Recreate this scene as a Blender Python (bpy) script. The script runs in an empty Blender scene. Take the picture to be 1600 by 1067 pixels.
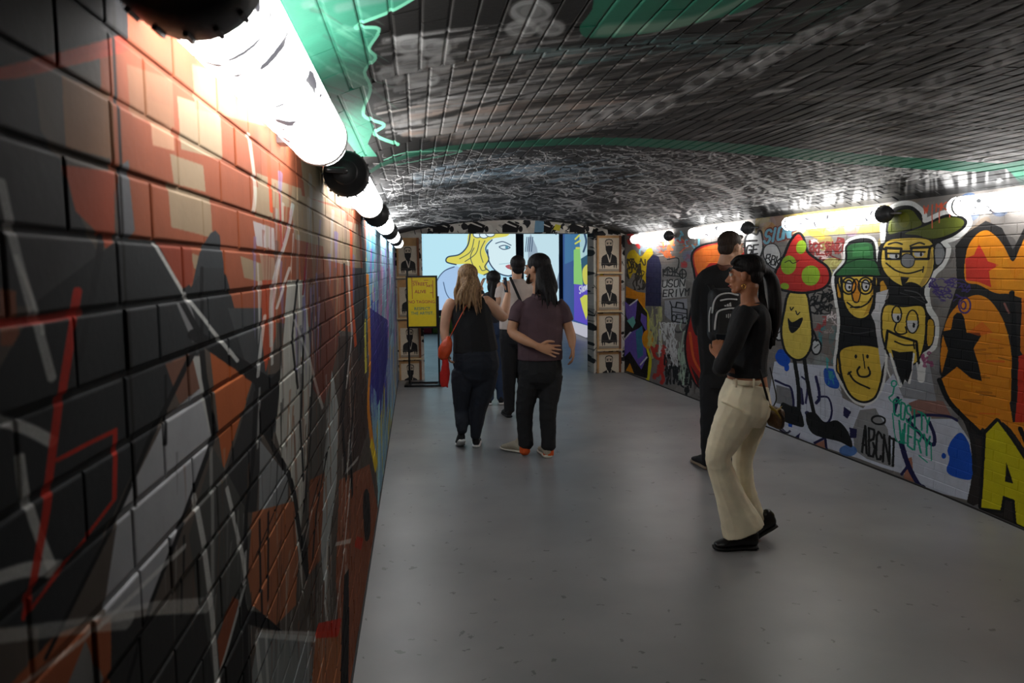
import bpy, bmesh, math, random
import numpy as np
from mathutils import Vector, Matrix
random.seed(7); rng = np.random.default_rng(7)
scn = bpy.context.scene
col = scn.collection

# ------------------------------------------------------------------ camera
FPX, EYE, YAW, PITCH, ROLL = 1244.0, 1.62, math.radians(6.784), math.radians(-5.428), 0.0114
cr = np.array([math.cos(YAW), -math.sin(YAW), 0.0])
cf = np.array([math.sin(YAW)*math.cos(PITCH), math.cos(YAW)*math.cos(PITCH), math.sin(PITCH)])
cu = np.cross(cr, cf)
cx = math.cos(ROLL)*cr - math.sin(ROLL)*cu
cy = math.sin(ROLL)*cr + math.cos(ROLL)*cu
CAM = np.array([0.0, 0.0, EYE])
cam = bpy.data.cameras.new('camera'); cam_o = bpy.data.objects.new('camera', cam); col.objects.link(cam_o)
cam.sensor_width = 36.0; cam.sensor_fit = 'HORIZONTAL'; cam.lens = FPX/1600*36
cam.clip_start = 0.02; cam.clip_end = 100
m = Matrix.Identity(4)
for i in range(3):
    m[i][0] = cx[i]; m[i][1] = cy[i]; m[i][2] = -cf[i]; m[i][3] = CAM[i]
cam_o.matrix_world = m
cam.dof.use_dof = True; cam.dof.focus_distance = 6.0; cam.dof.aperture_fstop = 9.0
scn.camera = cam_o

# ------------------------------------------------------------------ world, exposure
w = bpy.data.worlds.new('world'); scn.world = w; w.use_nodes = True
w.node_tree.nodes['Background'].inputs[0].default_value = (0.02, 0.022, 0.026, 1)
w.node_tree.nodes['Background'].inputs[1].default_value = 0.3
vs = scn.view_settings
vs.view_transform = 'Standard'; vs.look = 'None'; vs.gamma = 1.0; vs.use_curve_mapping = False
vs.exposure = 0.0
TUBE_LIGHT = 15.0        # emission of the tube lamps
SCREEN_LIGHT = 0.95      # emission of the projections

# ------------------------------------------------------------------ helpers: rays through photograph points to real surfaces
def ray(px, py):
    d = (px-800)/FPX*cx + (533.5-py)/FPX*cy + cf
    return d
def P(px, py, Y):                       # the point at depth Y
    d = ray(px, py); return CAM + d*(Y/d[1])
def onfloor(px, py, z=0.0):
    d = ray(px, py); return CAM + d*((z-EYE)/d[2])
def proj(p):
    q = np.asarray(p) - CAM; zc = q@cf
    return 800+FPX*(q@cx)/zc, 533.5-FPX*(q@cy)/zc, zc

# room measures
XL = -0.29
def RX(y): return 3.60 - 0.076*max(0.0, y-5.0) if y > 5.4 or y < 4.6 else 3.60 - 0.076*(y-4.6)**2/1.6
SPRING = 2.06
def arch(x, y):
    xr = RX(min(y, 11.7)); t = (x-(xr+XL)/2)/((xr-XL)/2); t = max(-1.0, min(1.0, t))
    n = 3.6 - 1.9*max(0.0, min(1.0, (y-5)/6.5))
    return SPRING + 0.215*max(0.0, 1-abs(t)**n)**.8
def end_y(x): return 11.42 + 0.07*(x-XL)
def onleft(px, py):
    d = ray(px, py); d0 = min(d[0], -1e-4); p = CAM + d*(XL/d0); return (min(max(p[1], .1), 14), p[2])
def onright(px, py):
    d = [float(q) for q in ray(px, py)]; y = 6.0
    for _ in range(10): y = RX(y)/d[0]*d[1]
    return (y, EYE+RX(y)/d[0]*d[2])
def onceil(px, py):
    d = [float(q) for q in ray(px, py)]; z = 2.2
    for _ in range(10):
        k = (z-EYE)/max(d[2], 1e-3); z = .4*z+.6*arch(d[0]*k, d[1]*k)
    return (d[0]*k, min(d[1]*k, 14.0))

# ------------------------------------------------------------------ helpers: objects
def link(o, parent=None):
    col.objects.link(o)
    if parent is not None: o.parent = parent
    return o
def tag(o, label=None, cat=None, group=None, kind=None):
    if label: o['label'] = label
    if cat: o['category'] = cat
    if group: o['group'] = group
    if kind: o['kind'] = kind
    return o
def empty(name, loc, rz=0.0):
    o = bpy.data.objects.new(name, None); o.location = loc; o.rotation_euler = (0, 0, rz); o.empty_display_size = .1
    return link(o)
def mesh_obj(name, verts, faces, mat, parent=None, smooth=False):
    me = bpy.data.meshes.new(name)
    me.from_pydata([tuple(map(float, v)) for v in verts], [], [tuple(f) for f in faces]); me.update()
    if smooth: me.polygons.foreach_set('use_smooth', [True]*len(me.polygons))
    if mat: me.materials.append(mat)
    return link(bpy.data.objects.new(name, me), parent)
class MB:
    """collects shapes into one mesh"""
    def __init__(s): s.v = []; s.f = []
    def add(s, v, f):
        n = len(s.v); s.v += [np.array(p, float) for p in v]; s.f += [tuple(i+n for i in q) for q in f]; return s
    def box(s, c, h, R=None, bev=0.0):
        bm = bmesh.new(); bmesh.ops.create_cube(bm, size=2.0)
        bmesh.ops.scale(bm, vec=Vector(h), verts=bm.verts)
        if bev: bmesh.ops.bevel(bm, geom=list(bm.edges), offset=bev, segments=2, affect='EDGES', profile=.5)
        bm.verts.index_update()
        V = np.array([v.co[:] for v in bm.verts]); F = [[v.index for v in f.verts] for f in bm.faces]; bm.free()
        if R is not None: V = V@np.array(R).T
        return s.add(V+np.array(c), F)
    def ell(s, c, r, R=None, seg=16, rings=10):
        V = []; F = []
        for i in range(1, rings):
            a = math.pi*i/rings
            for j in range(seg):
                b = 2*math.pi*j/seg; V.append((math.sin(a)*math.cos(b), math.sin(a)*math.sin(b), math.cos(a)))
        V += [(0, 0, 1), (0, 0, -1)]; t = len(V)-2
        for i in range(rings-2):
            for j in range(seg):
                k = (j+1) % seg; F.append((i*seg+j, (i+1)*seg+j, (i+1)*seg+k, i*seg+k))
        for j in range(seg):
            k = (j+1) % seg; F.append((t, j, k)); F.append((t+1, (rings-2)*seg+k, (rings-2)*seg+j))
        V = np.array(V)*np.array(r if np.ndim(r) else (r, r, r))
        if R is not None: V = V@np.array(R).T
        return s.add(V+np.array(c), F)
    def tube(s, pts, rad, side=(1, 0, 0), seg=14, sub=4, cap=.6, closed=True):
        """elliptic tube; rad entries are r or (along side, across)"""
        pts = np.array([np.array(p, float) for p in pts]); rad = np.array([(r, r) if np.ndim(r) == 0 else r for r in rad], float)
        n = len(pts)
        if sub > 1 and n > 2:
            Q = []; Rr = []
            ext = np.vstack([2*pts[0]-pts[1], pts, 2*pts[-1]-pts[-2]]); er = np.vstack([rad[0], rad, rad[-1]])
            for i in range(n-1):
                for k in range(sub):
                    t = k/sub
                    def cm(e):
                        a, b, c, d = e[i], e[i+1], e[i+2], e[i+3]
                        return .5*((2*b)+(-a+c)*t+(2*a-5*b+4*c-d)*t*t+(-a+3*b-3*c+d)*t**3)
                    Q.append(cm(ext)); Rr.append(cm(er))
            Q.append(pts[-1]); Rr.append(rad[-1]); pts = np.array(Q); rad = np.maximum(np.array(Rr), 1e-4); n = len(pts)
        side = np.array(side, float); V = []; F = []
        T = np.gradient(pts, axis=0)
        def ring(p, t, r):
            t = t/(np.linalg.norm(t)+1e-9); a = side-t*(side@t); na = np.linalg.norm(a)
            if na < 1e-3: a = np.cross(t, (0, 0, 1.0)); na = np.linalg.norm(a)+1e-9
            a = a/na; b = np.cross(t, a)
            for j in range(seg):
                q = 2*math.pi*j/seg; V.append(p+a*math.cos(q)*r[0]+b*math.sin(q)*r[1])
        t0 = T[0]/(np.linalg.norm(T[0])+1e-9); t1 = T[-1]/(np.linalg.norm(T[-1])+1e-9)
        rows = 0
        if cap:
            ring(pts[0]-t0*cap*min(rad[0])*.8, T[0], rad[0]*.6); rows += 1
        for i in range(n): ring(pts[i], T[i], rad[i]); rows += 1
        if cap:
            ring(pts[-1]+t1*cap*min(rad[-1])*.8, T[-1], rad[-1]*.6); rows += 1
        for i in range(rows-1):
            for j in range(seg):
                k = (j+1) % seg; F.append((i*seg+j, i*seg+k, (i+1)*seg+k, (i+1)*seg+j))
        if closed:
            V.append(np.mean(V[:seg], axis=0)); V.append(np.mean(V[(rows-1)*seg:rows*seg], axis=0)); t = len(V)-2
            for j in range(seg):
                k = (j+1) % seg; F.append((t, k, j)); F.append((t+1, (rows-1)*seg+j, (rows-1)*seg+k))
        return s.add(V, F)
    def lathe(s, prof, c, ax, seg=28):
        """profile of (distance along the axis, radius)"""
        ax = np.array(ax, float); a = np.cross(ax, (0, 0, 1.0)); a /= np.linalg.norm(a); b = np.cross(ax, a); c = np.array(c, float)
        V = [c+ax*d+(a*math.cos(2*math.pi*j/seg)+b*math.sin(2*math.pi*j/seg))*r for d, r in prof for j in range(seg)]
        F = [(i*seg+j, i*seg+(j+1) % seg, (i+1)*seg+(j+1) % seg, (i+1)*seg+j) for i in range(len(prof)-1) for j in range(seg)]
        return s.add(V, F)
    def build(s, name, mat, parent=None, smooth=True, origin=None):
        root = parent
        while root is not None and root.parent is not None: root = root.parent
        o = np.array(origin) if origin is not None else (np.array(root.location) if root is not None and root.type == 'EMPTY' else np.zeros(3))
        V = [p-o for p in s.v]
        if origin is None and root is not None and root.type == 'EMPTY' and abs(root.rotation_euler[2]) > 1e-6:
            a = -root.rotation_euler[2]; Rz = np.array([[math.cos(a), -math.sin(a), 0], [math.sin(a), math.cos(a), 0], [0, 0, 1]])
            V = [Rz@p for p in V]
        ob = mesh_obj(name, V, s.f, mat, parent, smooth)
        if origin is not None and parent is None: ob.location = o
        bm = bmesh.new(); bm.from_mesh(ob.data); bmesh.ops.recalc_face_normals(bm, faces=bm.faces); bm.to_mesh(ob.data); bm.free()
        return ob
    def skin(s, name, mat, parent=None, voxel=.008, smooth=4, folds=None, seed=0):
        """one continuous surface out of the overlapping shapes"""
        ob = s.build(name, mat, parent)
        r = ob.modifiers.new('r', 'REMESH'); r.mode = 'VOXEL'; r.voxel_size = voxel; r.use_smooth_shade = True
        q = ob.modifiers.new('s', 'SMOOTH'); q.factor = .5; q.iterations = smooth
        bpy.context.view_layer.update()
        dg = bpy.context.evaluated_depsgraph_get()
        me = bpy.data.meshes.new_from_object(ob.evaluated_get(dg)); old = ob.data
        ob.modifiers.clear(); ob.data = me; me.name = name; bpy.data.meshes.remove(old)
        if folds:
            amp, freq = folds; n = len(me.vertices)
            co = np.empty(n*3); me.vertices.foreach_get('co', co); co = co.reshape(-1, 3)
            nr = np.empty(n*3); me.vertices.foreach_get('normal', nr); nr = nr.reshape(-1, 3)
            g = np.random.default_rng(seed); d = np.zeros(n)
            for k in range(7):
                v = g.normal(size=3); v[2] *= 1.5; v /= np.linalg.norm(v)
                ph = co@v*freq*(.6+.25*k)+g.uniform(0, 6.28)+1.7*np.sin(co@g.normal(size=3)*freq*.45+g.uniform(0, 6))
                d += (1-np.abs(np.sin(ph)))**2/(1+.3*k)-.3
            co += nr*(d*amp/2.2)[:, None]; me.vertices.foreach_set('co', co.ravel()); me.update()
        me.polygons.foreach_set('use_smooth', [True]*len(me.polygons))
        return ob

# ------------------------------------------------------------------ helpers: materials
def srgb(c):
    return tuple((x/255/12.92 if x/255 <= .04045 else ((x/255+.055)/1.055)**2.4) for x in c)
MATS = {}
def mat(name, rgb, rough=.7, metal=0.0, var=0.0, scale=20.0, bump=0.0, bscale=60.0, spec=.5):
    if name in MATS: return MATS[name]
    M = bpy.data.materials.new(name); M.use_nodes = True; nt = M.node_tree; b = nt.nodes['Principled BSDF']
    c = srgb(rgb); b.inputs['Base Color'].default_value = (*c, 1); b.inputs['Roughness'].default_value = rough
    b.inputs['Metallic'].default_value = metal; b.inputs['Specular IOR Level'].default_value = spec
    tc = nt.nodes.new('ShaderNodeTexCoord')
    if var:
        n = nt.nodes.new('ShaderNodeTexNoise'); n.inputs['Scale'].default_value = scale; n.inputs['Detail'].default_value = 5
        r = nt.nodes.new('ShaderNodeValToRGB')
        r.color_ramp.elements[0].color = (*[max(0, x*(1-var)) for x in c], 1); r.color_ramp.elements[1].color = (*[min(1, x*(1+var)) for x in c], 1)
        r.color_ramp.elements[0].position = .3; r.color_ramp.elements[1].position = .7
        nt.links.new(tc.outputs['Object'], n.inputs['Vector']); nt.links.new(n.outputs['Fac'], r.inputs[0]); nt.links.new(r.outputs[0], b.inputs['Base Color'])
    if bump:
        n = nt.nodes.new('ShaderNodeTexNoise'); n.inputs['Scale'].default_value = bscale; n.inputs['Detail'].default_value = 4
        bp = nt.nodes.new('ShaderNodeBump'); bp.inputs['Strength'].default_value = bump; bp.inputs['Distance'].default_value = .01
        nt.links.new(tc.outputs['Object'], n.inputs['Vector']); nt.links.new(n.outputs['Fac'], bp.inputs['Height']); nt.links.new(bp.outputs[0], b.inputs['Normal'])
    MATS[name] = M; return M

# ------------------------------------------------------------------ helpers: paint, drawn in metres on the wall it covers
class Canvas:
    def __init__(s, name, W, H, u0, u1, v0, v1, base, log=False, conv=None):
        s.name, s.W, s.H, s.log, s.conv = name, W, H, log, conv
        s.u0, s.u1, s.v0, s.v1 = u0, u1, v0, v1
        a = (np.arange(W)+.5)/W
        s.u = u0*(u1/u0)**a if log else u0+(u1-u0)*a
        s.v = v0+(v1-v0)*(np.arange(H)+.5)/H
        s.img = np.ones((H, W, 3), np.float32)*np.array(base, np.float32)/255
        s.dv = (v1-v0)/H
    def c(s, u):
        u = np.asarray(u, float)
        return (np.log(np.maximum(u, 1e-3)/s.u0)/math.log(s.u1/s.u0) if s.log else (u-s.u0)/(s.u1-s.u0))*s.W
    def r(s, v): return (np.asarray(v, float)-s.v0)/(s.v1-s.v0)*s.H
    def pts(s, pp):
        return np.array([s.conv(*p) for p in pp] if s.conv else pp, float)
    def win(s, Q, pu=0.0, pv=0.0):
        ca, cb = s.c(Q[:, 0].min()-pu), s.c(Q[:, 0].max()+pu); ra, rb = s.r(Q[:, 1].min()-pv), s.r(Q[:, 1].max()+pv)
        a, b = max(0, int(ca)-1), min(s.W, int(cb)+2); e, f = max(0, int(ra)-1), min(s.H, int(rb)+2)
        return (a, b, e, f) if b > a and f > e else None
    def comp(s, w, m, color):
        a, b, e, f = w; k = np.array(color, np.float32)/255
        s.img[e:f, a:b] += (k-s.img[e:f, a:b])*m[..., None].astype(np.float32)
    def rawpoly(s, Q, color, alpha=1.0):
        w = s.win(Q)
        if not w: return
        a, b, e, f = w; n = len(Q); cov = np.zeros((f-e, b-a), np.float32)
        U = s.u[a:b]; du = np.gradient(s.u)[a:b]
        x0, y0 = Q[:, 0], Q[:, 1]; x1, y1 = np.roll(x0, -1), np.roll(y0, -1); dy = np.where(y1 == y0, 1e-12, y1-y0); ed_ = U+du/2
        for ov in (-.25, .25):
            v = s.v[e:f]+ov*s.dv
            K_ = (y0[None] > v[:, None]) != (y1[None] > v[:, None]); ri, ei = np.nonzero(K_)
            xs = x0[ei]+(v[ri]-y0[ei])/dy[ei]*(x1[ei]-x0[ei]); pos = np.clip((xs-(U[0]-du[0]/2)), 0, None)
            ci = np.searchsorted(ed_, xs); ci = np.minimum(ci, b-a)
            M_ = np.zeros((f-e, b-a+1), np.int32); np.add.at(M_, (ri, ci), 1)
            cov += .5*(np.cumsum(M_, 1)[:, :b-a] % 2)
        s.comp(w, cov*alpha, color)
    def dens(s, pp, closed, smooth):
        pp = [np.array(p, float) for p in pp]
        if smooth and len(pp) > 2:
            out = []; n = len(pp); rg = range(n if closed else n-1)
            for i in rg:
                g = (lambda k: pp[k % n]) if closed else (lambda k: pp[min(max(k, 0), n-1)])
                a, b, c, d = g(i-1), g(i), g(i+1), g(i+2)
                for t in (0, .17, .33, .5, .67, .83): out.append(.5*((2*b)+(-a+c)*t+(2*a-5*b+4*c-d)*t*t+(-a+3*b-3*c+d)*t**3))
            if not closed: out.append(pp[-1])
            return out
        if closed: pp = pp+[pp[0]]
        out = []
        for a, b in zip(pp[:-1], pp[1:]):
            k = 6 if s.log else 3
            out += [a+(b-a)*t/k for t in range(k)]
        if not closed: out.append(pp[-1])
        return out
    def poly(s, pp, color, alpha=1.0, smooth=False):
        s.rawpoly(s.pts(s.dens(pp, True, smooth)), color, alpha)
    ps = staticmethod(lambda q: (1.0, 1.0))      # metres along u and v that one unit of brush width covers at q
    def stroke(s, pp, wd, color, alpha=1.0, smooth=True, closed=False, soft=0.0, w1=None, dry=0.0):
        D = s.dens(pp, closed, smooth)
        if closed: D = list(D)+[D[0]]
        Q = s.pts(D); n = len(Q)
        s.rawstroke(Q, np.linspace(wd, wd if w1 is None else w1, n)/2, color, alpha, soft, dry)
    def rawstroke(s, Q, wds, color, alpha=1.0, soft=0.0, dry=0.0):
        n = len(Q); S = np.array([s.ps(q) for q in Q]); R = wds.max()*(1+soft)+.6
        W = s.win(Q, R*S[:, 0].max(), R*S[:, 1].max())
        if not W: return
        a, b, e, f = W; m = np.zeros((f-e, b-a), np.float32)
        for i in range(n-1):
            su, sv = (S[i]+S[i+1])/2; p, q = Q[i], Q[i+1]; ra, rb = wds[i], wds[i+1]; rm = max(ra, rb)*(1+soft)+.6
            ww = s.win(np.array([p, q]), rm*su, rm*sv)
            if not ww: continue
            a2, b2, e2, f2 = ww
            U = (s.u[a2:b2][None, :]-p[0])/su; V = (s.v[e2:f2][:, None]-p[1])/sv; d = (q-p)/np.array([su, sv]); L = d@d+1e-9
            t = np.clip((U*d[0]+V*d[1])/L, 0, 1)
            dist = np.hypot(U-t*d[0], V-t*d[1]); rr = ra+(rb-ra)*t
            k = np.clip((rr-dist)/np.maximum(rr*soft, max(.5, s.dv/sv*.6))+.5, 0, 1)
            sub = m[e2-e:f2-e, a2-a:b2-a]; np.maximum(sub, k, out=sub)
        if dry: m *= 1-dry*rng.random((f-e, b-a)).astype(np.float32)
        s.comp(W, m*alpha, color)
    def ell(s, c, r, color, alpha=1.0, rot=0.0, ring=0.0, soft=0.0, w=2.0):
        k = 20; A = [2*math.pi*i/k for i in range(k)]; co, si = math.cos(rot), math.sin(rot)
        pp = [(c[0]+r[0]*math.cos(t)*co-r[1]*math.sin(t)*si, c[1]+r[0]*math.cos(t)*si+r[1]*math.sin(t)*co) for t in A]
        if ring: s.stroke(pp, w, color, alpha, True, True, soft)
        else: s.poly(pp, color, alpha)
    def image(s):
        H, W = s.H, s.W
        im = bpy.data.images.new(s.name, W, H, alpha=False)
        a = np.ones((H, W, 4), np.float32); a[..., :3] = np.clip(s.img, 0, 1)
        im.pixels.foreach_set(a.ravel()); im.update(); im.pack(); return im
def canvas_mat(cv, name, axes, emit=0.0, rough=.55, bump=.15, bscale=90.0, spec=.3):
    """paint looked up by the place on the wall (axes: which of x, y, z run along u and v)"""
    M = bpy.data.materials.new(name); M.use_nodes = True; nt = M.node_tree; N = nt.nodes; Lk = nt.links; b = N['Principled BSDF']
    g = N.new('ShaderNodeNewGeometry'); sp = N.new('ShaderNodeSeparateXYZ'); Lk.new(g.outputs['Position'], sp.inputs[0])
    def mth(op, a, bb):
        q = N.new('ShaderNodeMath'); q.operation = op
        for i, x in enumerate((a, bb)):
            if isinstance(x, (int, float)): q.inputs[i].default_value = x
            else: Lk.new(x, q.inputs[i])
        return q.outputs[0]
    u = sp.outputs[axes[0]]; v = sp.outputs[axes[1]]
    if cv.log:
        u = mth('LOGARITHM', mth('DIVIDE', mth('MAXIMUM', u, .01), cv.u0), math.e); u = mth('DIVIDE', u, math.log(cv.u1/cv.u0))
    else: u = mth('DIVIDE', mth('SUBTRACT', u, cv.u0), cv.u1-cv.u0)
    v = mth('DIVIDE', mth('SUBTRACT', v, cv.v0), cv.v1-cv.v0)
    c = N.new('ShaderNodeCombineXYZ'); Lk.new(u, c.inputs[0]); Lk.new(v, c.inputs[1])
    t = N.new('ShaderNodeTexImage'); t.image = cv.image(); t.extension = 'EXTEND'; t.interpolation = 'Linear'; Lk.new(c.outputs[0], t.inputs[0])
    if emit:
        b.inputs['Base Color'].default_value = (.05, .05, .05, 1); b.inputs['Roughness'].default_value = .8
        Lk.new(t.outputs[0], b.inputs['Emission Color']); b.inputs['Emission Strength'].default_value = emit
        return M
    n2 = N.new('ShaderNodeTexNoise'); n2.inputs['Scale'].default_value = 14; n2.inputs['Detail'].default_value = 6; Lk.new(g.outputs['Position'], n2.inputs['Vector'])
    mr = N.new('ShaderNodeMapRange'); mr.inputs[3].default_value = .8; mr.inputs[4].default_value = 1.14; Lk.new(n2.outputs['Fac'], mr.inputs[0])
    mx = N.new('ShaderNodeMix'); mx.data_type = 'RGBA'; mx.blend_type = 'MULTIPLY'; mx.inputs[0].default_value = 1.0
    cmb = N.new('ShaderNodeCombineColor'); [Lk.new(mr.outputs[0], cmb.inputs[i]) for i in range(3)]
    Lk.new(t.outputs[0], mx.inputs[6]); Lk.new(cmb.outputs[0], mx.inputs[7]); Lk.new(mx.outputs[2], b.inputs['Base Color'])
    b.inputs['Roughness'].default_value = rough; b.inputs['Specular IOR Level'].default_value = spec
    if bump:
        n = N.new('ShaderNodeTexNoise'); n.inputs['Scale'].default_value = bscale; n.inputs['Detail'].default_value = 5; Lk.new(g.outputs['Position'], n.inputs['Vector'])
        bp = N.new('ShaderNodeBump'); bp.inputs['Strength'].default_value = bump; bp.inputs['Distance'].default_value = .006
        Lk.new(n.outputs['Fac'], bp.inputs['Height']); Lk.new(bp.outputs[0], b.inputs['Normal'])
    return M
GL = {'A': '00 26 40/12 32', 'B': '00 06 36 45 34 03/33 42 41 30 00', 'C': '45 36 16 05 01 10 30 41', 'D': '00 06 26 44 42 20 00', 'E': '46 06 00 40/03 33', 'F': '46 06 00/03 33',
      'G': '45 36 16 05 01 10 30 41 43 23', 'H': '00 06/40 46/03 43', 'I': '20 26', 'J': '46 41 30 10 01', 'K': '00 06/46 03 40', 'L': '06 00 40', 'M': '00 06 23 46 40', 'N': '00 06 40 46',
      'O': '10 01 05 16 36 45 41 30 10', 'P': '00 06 36 45 44 33 03', 'R': '00 06 36 45 44 33 03/23 40', 'S': '45 36 16 05 04 13 33 42 41 30 10 01', 'T': '06 46/26 20', 'U': '06 01 10 30 41 46',
      'V': '06 20 46', 'W': '06 10 24 30 46', 'X': '00 46/06 40', 'Y': '06 23 46/23 20', 'Z': '06 46 00 40', '.': '20 21', ' ': '', 'l': '26 21 30', 'a': '34 14 03 01 10 31/34 31 40', 'v': '04 20 44', 'e': '02 42 34 14 03 01 10 30'}
def text(cv, st, o, h, adv, color, wd, slant=0.0, jit=0.0, alpha=1.0, smooth=False):
    for i, ch in enumerate(st):
        for part in GL.get(ch, '').split('/'):
            g = [(int(q[0]), int(q[1])) for q in part.split()]
            if len(g) < 2: continue
            pp = [(o[0]+i*adv[0]+x/4*.74*adv[0]+slant*y/6*h+random.uniform(-jit, jit), o[1]+i*adv[1]+x/4*.74*adv[1]-y/6*h+random.uniform(-jit, jit)) for x, y in g]
            cv.stroke(pp, wd, color, alpha, smooth)
def Zm(x0, y0, sc):
    return lambda *q: [(x0+a/sc, y0+b/sc) for a, b in (q if len(q) > 1 or not isinstance(q[0], list) else q[0])]
def scribble(cv, x0, y0, x1, y1, n, wd, color, alpha=1.0, loops=1.0):
    """a run of tag-like marks inside the box"""
    for _ in range(n):
        cx0, cy0 = random.uniform(x0, x1), random.uniform(y0, y1); sx, sy = (x1-x0)*.18*loops, (y1-y0)*.22*loops
        pp = [(cx0, cy0)]
        for k in range(random.randint(3, 6)): pp.append((min(x1, max(x0, pp[-1][0]+random.uniform(-sx, sx))), min(y1, max(y0, pp[-1][1]+random.uniform(-sy, sy)))))
        cv.stroke(pp, wd*random.uniform(.7, 1.3), color, alpha)

# ================================================================== paint on the left brick wall
LW = Canvas('paint_left_wall', 2400, 1500, .40, 11.7, 0, 2.1, (84, 76, 70), log=True, conv=onleft)
LW.ps = staticmethod(lambda q: (q[0]**2/361, q[0]/1244))
ORA, TAN, DRK, MID, LIT, BLK, WHT, RED = (136, 74, 50), (142, 124, 100), (56, 58, 60), (104, 103, 102), (158, 158, 154), (20, 20, 22), (222, 222, 218), (196, 40, 24)
LW.poly([(150, -60), (622, 340), (622, 480), (560, 520), (400, 500), (230, 470), (188, 350), (160, 180)], ORA)
for x0, y0, x1, y1, c in [(95, 118, 175, 250, (128, 92, 66)), (262, 285, 330, 372, TAN), (298, 395, 320, 425, TAN), (232, 155, 268, 236, (170, 128, 100)), (278, 150, 345, 250, TAN), (265, 240, 318, 300, TAN),
                          (200, 100, 270, 200, (134, 94, 70)), (300, 100, 420, 200, (160, 112, 86)), (395, 290, 440, 350, TAN), (375, 400, 420, 445, TAN), (400, 270, 470, 330, TAN), (455, 300, 540, 395, TAN), (395, 345, 428, 392, (168, 160, 160)),
                          (470, 250, 560, 330, TAN), (500, 330, 560, 420, (150, 128, 108)), (405, 395, 428, 445, (150, 120, 100)), (530, 370, 558, 420, TAN)]:
    LW.poly([(x0, y0), (x1, y0+(x1-x0)*.35), (x1+4, y1), (x0+6, y1-(x1-x0)*.25)], c, .95)
LW.poly([(-60, -60), (196, -60), (200, 70), (-60, 135)], (36, 36, 38))
LW.stroke([(-20, 121), (90, 95), (196, 68)], 17, (168, 66, 46), dry=.2)
LW.poly([(-10, 125), (52, 122), (62, 205), (104, 262), (128, 345), (152, 392), (186, 404), (196, 475), (-40, 480), (-40, 130)], (62, 62, 64))
LW.poly([(100, 258), (178, 268), (180, 410), (150, 362), (118, 330)], (152, 70, 46))
LW.poly([(0, 450), (26, 455), (30, 540), (0, 540)], (130, 80, 60))
LW.poly([(26, 520), (70, 520), (80, 625), (28, 625)], (126, 72, 56))
# areas right of the seam
zl = Zm(200, 400, 1.6)
LW.poly([(186, 260), (200, 250), (212, 360), (200, 380), (185, 372)], (96, 96, 100))
LW.poly([(188, 372), (245, 376), (300, 450), (330, 520), (230, 690), (100, 980), (-40, 980), (-40, 640), (60, 470)], (44, 46, 48))
LW.poly([(246, 378), (300, 385), (302, 440), (286, 452)], (128, 58, 40))
LW.poly([(338, 360), (331, 364), (312, 395), (300, 450), (300, 535), (372, 540), (356, 450), (348, 400), (345, 368)], (50, 53, 56))
LW.poly(zl((0, 90), (150, 90), (190, 30), (240, 30), (280, 180), (340, 300), (380, 290), (370, 440), (330, 440), (310, 310), (200, 220), (160, 230), (0, 540)), (44, 46, 48))
LW.poly(zl((-20, 640), (100, 400), (180, 330), (215, 440), (210, 480), (150, 640), (50, 880), (-60, 900)), (156, 157, 160))
LW.poly(zl((120, 120), (150, 110), (180, 200), (160, 215)), (120, 120, 122)); LW.poly(zl((95, 270), (165, 240), (185, 325), (130, 370)), (112, 78, 64)); LW.poly(zl((160, 250), (178, 250), (218, 430), (205, 440)), (168, 168, 164))
LW.poly(zl((205, 240), (312, 310), (240, 535), (225, 430)), (164, 86, 46)); LW.poly(zl((312, 320), (246, 540), (300, 640), (322, 640), (335, 440)), (46, 46, 47)); LW.poly(zl((215, 480), (300, 640), (320, 900), (290, 1000), (215, 1067), (150, 700)), (70, 70, 68))
LW.poly(zl((330, 460), (400, 550), (400, 615), (328, 650)), (128, 130, 132)); LW.poly(zl((250, 130), (340, 130), (350, 300), (290, 260)), (60, 62, 64)); LW.poly(zl((335, 60), (372, 60), (370, 200), (345, 290), (335, 200)), (158, 68, 42))
LW.poly(zl((385, 240), (400, 60), (440, 60), (462, 300), (452, 480), (432, 700), (440, 870), (415, 640), (400, 550), (370, 440)), (176, 174, 166))
LW.poly(zl((450, 60), (490, 40), (530, 200), (510, 300), (490, 370), (462, 330)), (110, 58, 46)); LW.poly(zl((455, 350), (495, 380), (490, 520), (470, 640), (450, 700), (440, 600)), (80, 76, 72))
LW.poly(zl((510, 285), (526, 380), (522, 560), (504, 700), (497, 870), (478, 700), (490, 500)), (156, 160, 158)); LW.poly(zl((525, 200), (588, 200), (602, 420), (572, 540), (540, 560), (530, 400)), (66, 52, 48)); LW.poly(zl((555, 30), (600, 30), (606, 200), (580, 260), (560, 160)), (52, 50, 54))
LW.poly(zl((528, 560), (604, 520), (626, 640), (578, 1010), (552, 1090), (528, 1090), (520, 800)), (134, 80, 58)); LW.poly(zl((588, 600), (602, 590), (606, 690), (592, 706)), (38, 34, 34), 1, True); LW.poly(zl((455, 560), (492, 540), (480, 760), (450, 800)), (128, 76, 52))
LW.poly(zl((312, 640), (415, 612), (426, 760), (420, 872), (370, 922), (312, 872), (300, 790)), (154, 94, 64)); LW.poly(zl((328, 940), (470, 950), (462, 1090), (300, 1090)), (126, 130, 130)); LW.poly(zl((-220, 930), (190, 885), (222, 1090), (-220, 1090)), (44, 44, 44)); LW.poly(zl((222, 1090), (292, 830), (304, 900), (312, 1090)), (34, 34, 34)); LW.poly(zl((225, 960), (262, 850), (280, 860), (232, 1040)), (128, 68, 44))
LW.poly(zl((470, 940), (532, 930), (542, 1090), (458, 1090)), (160, 100, 66)); LW.poly([(20, 1067), (90, 990), (172, 960), (172, 1090), (20, 1090)], (150, 82, 52)); LW.poly([(136, 1000), (172, 1090), (100, 1090)], (120, 118, 116))
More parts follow.
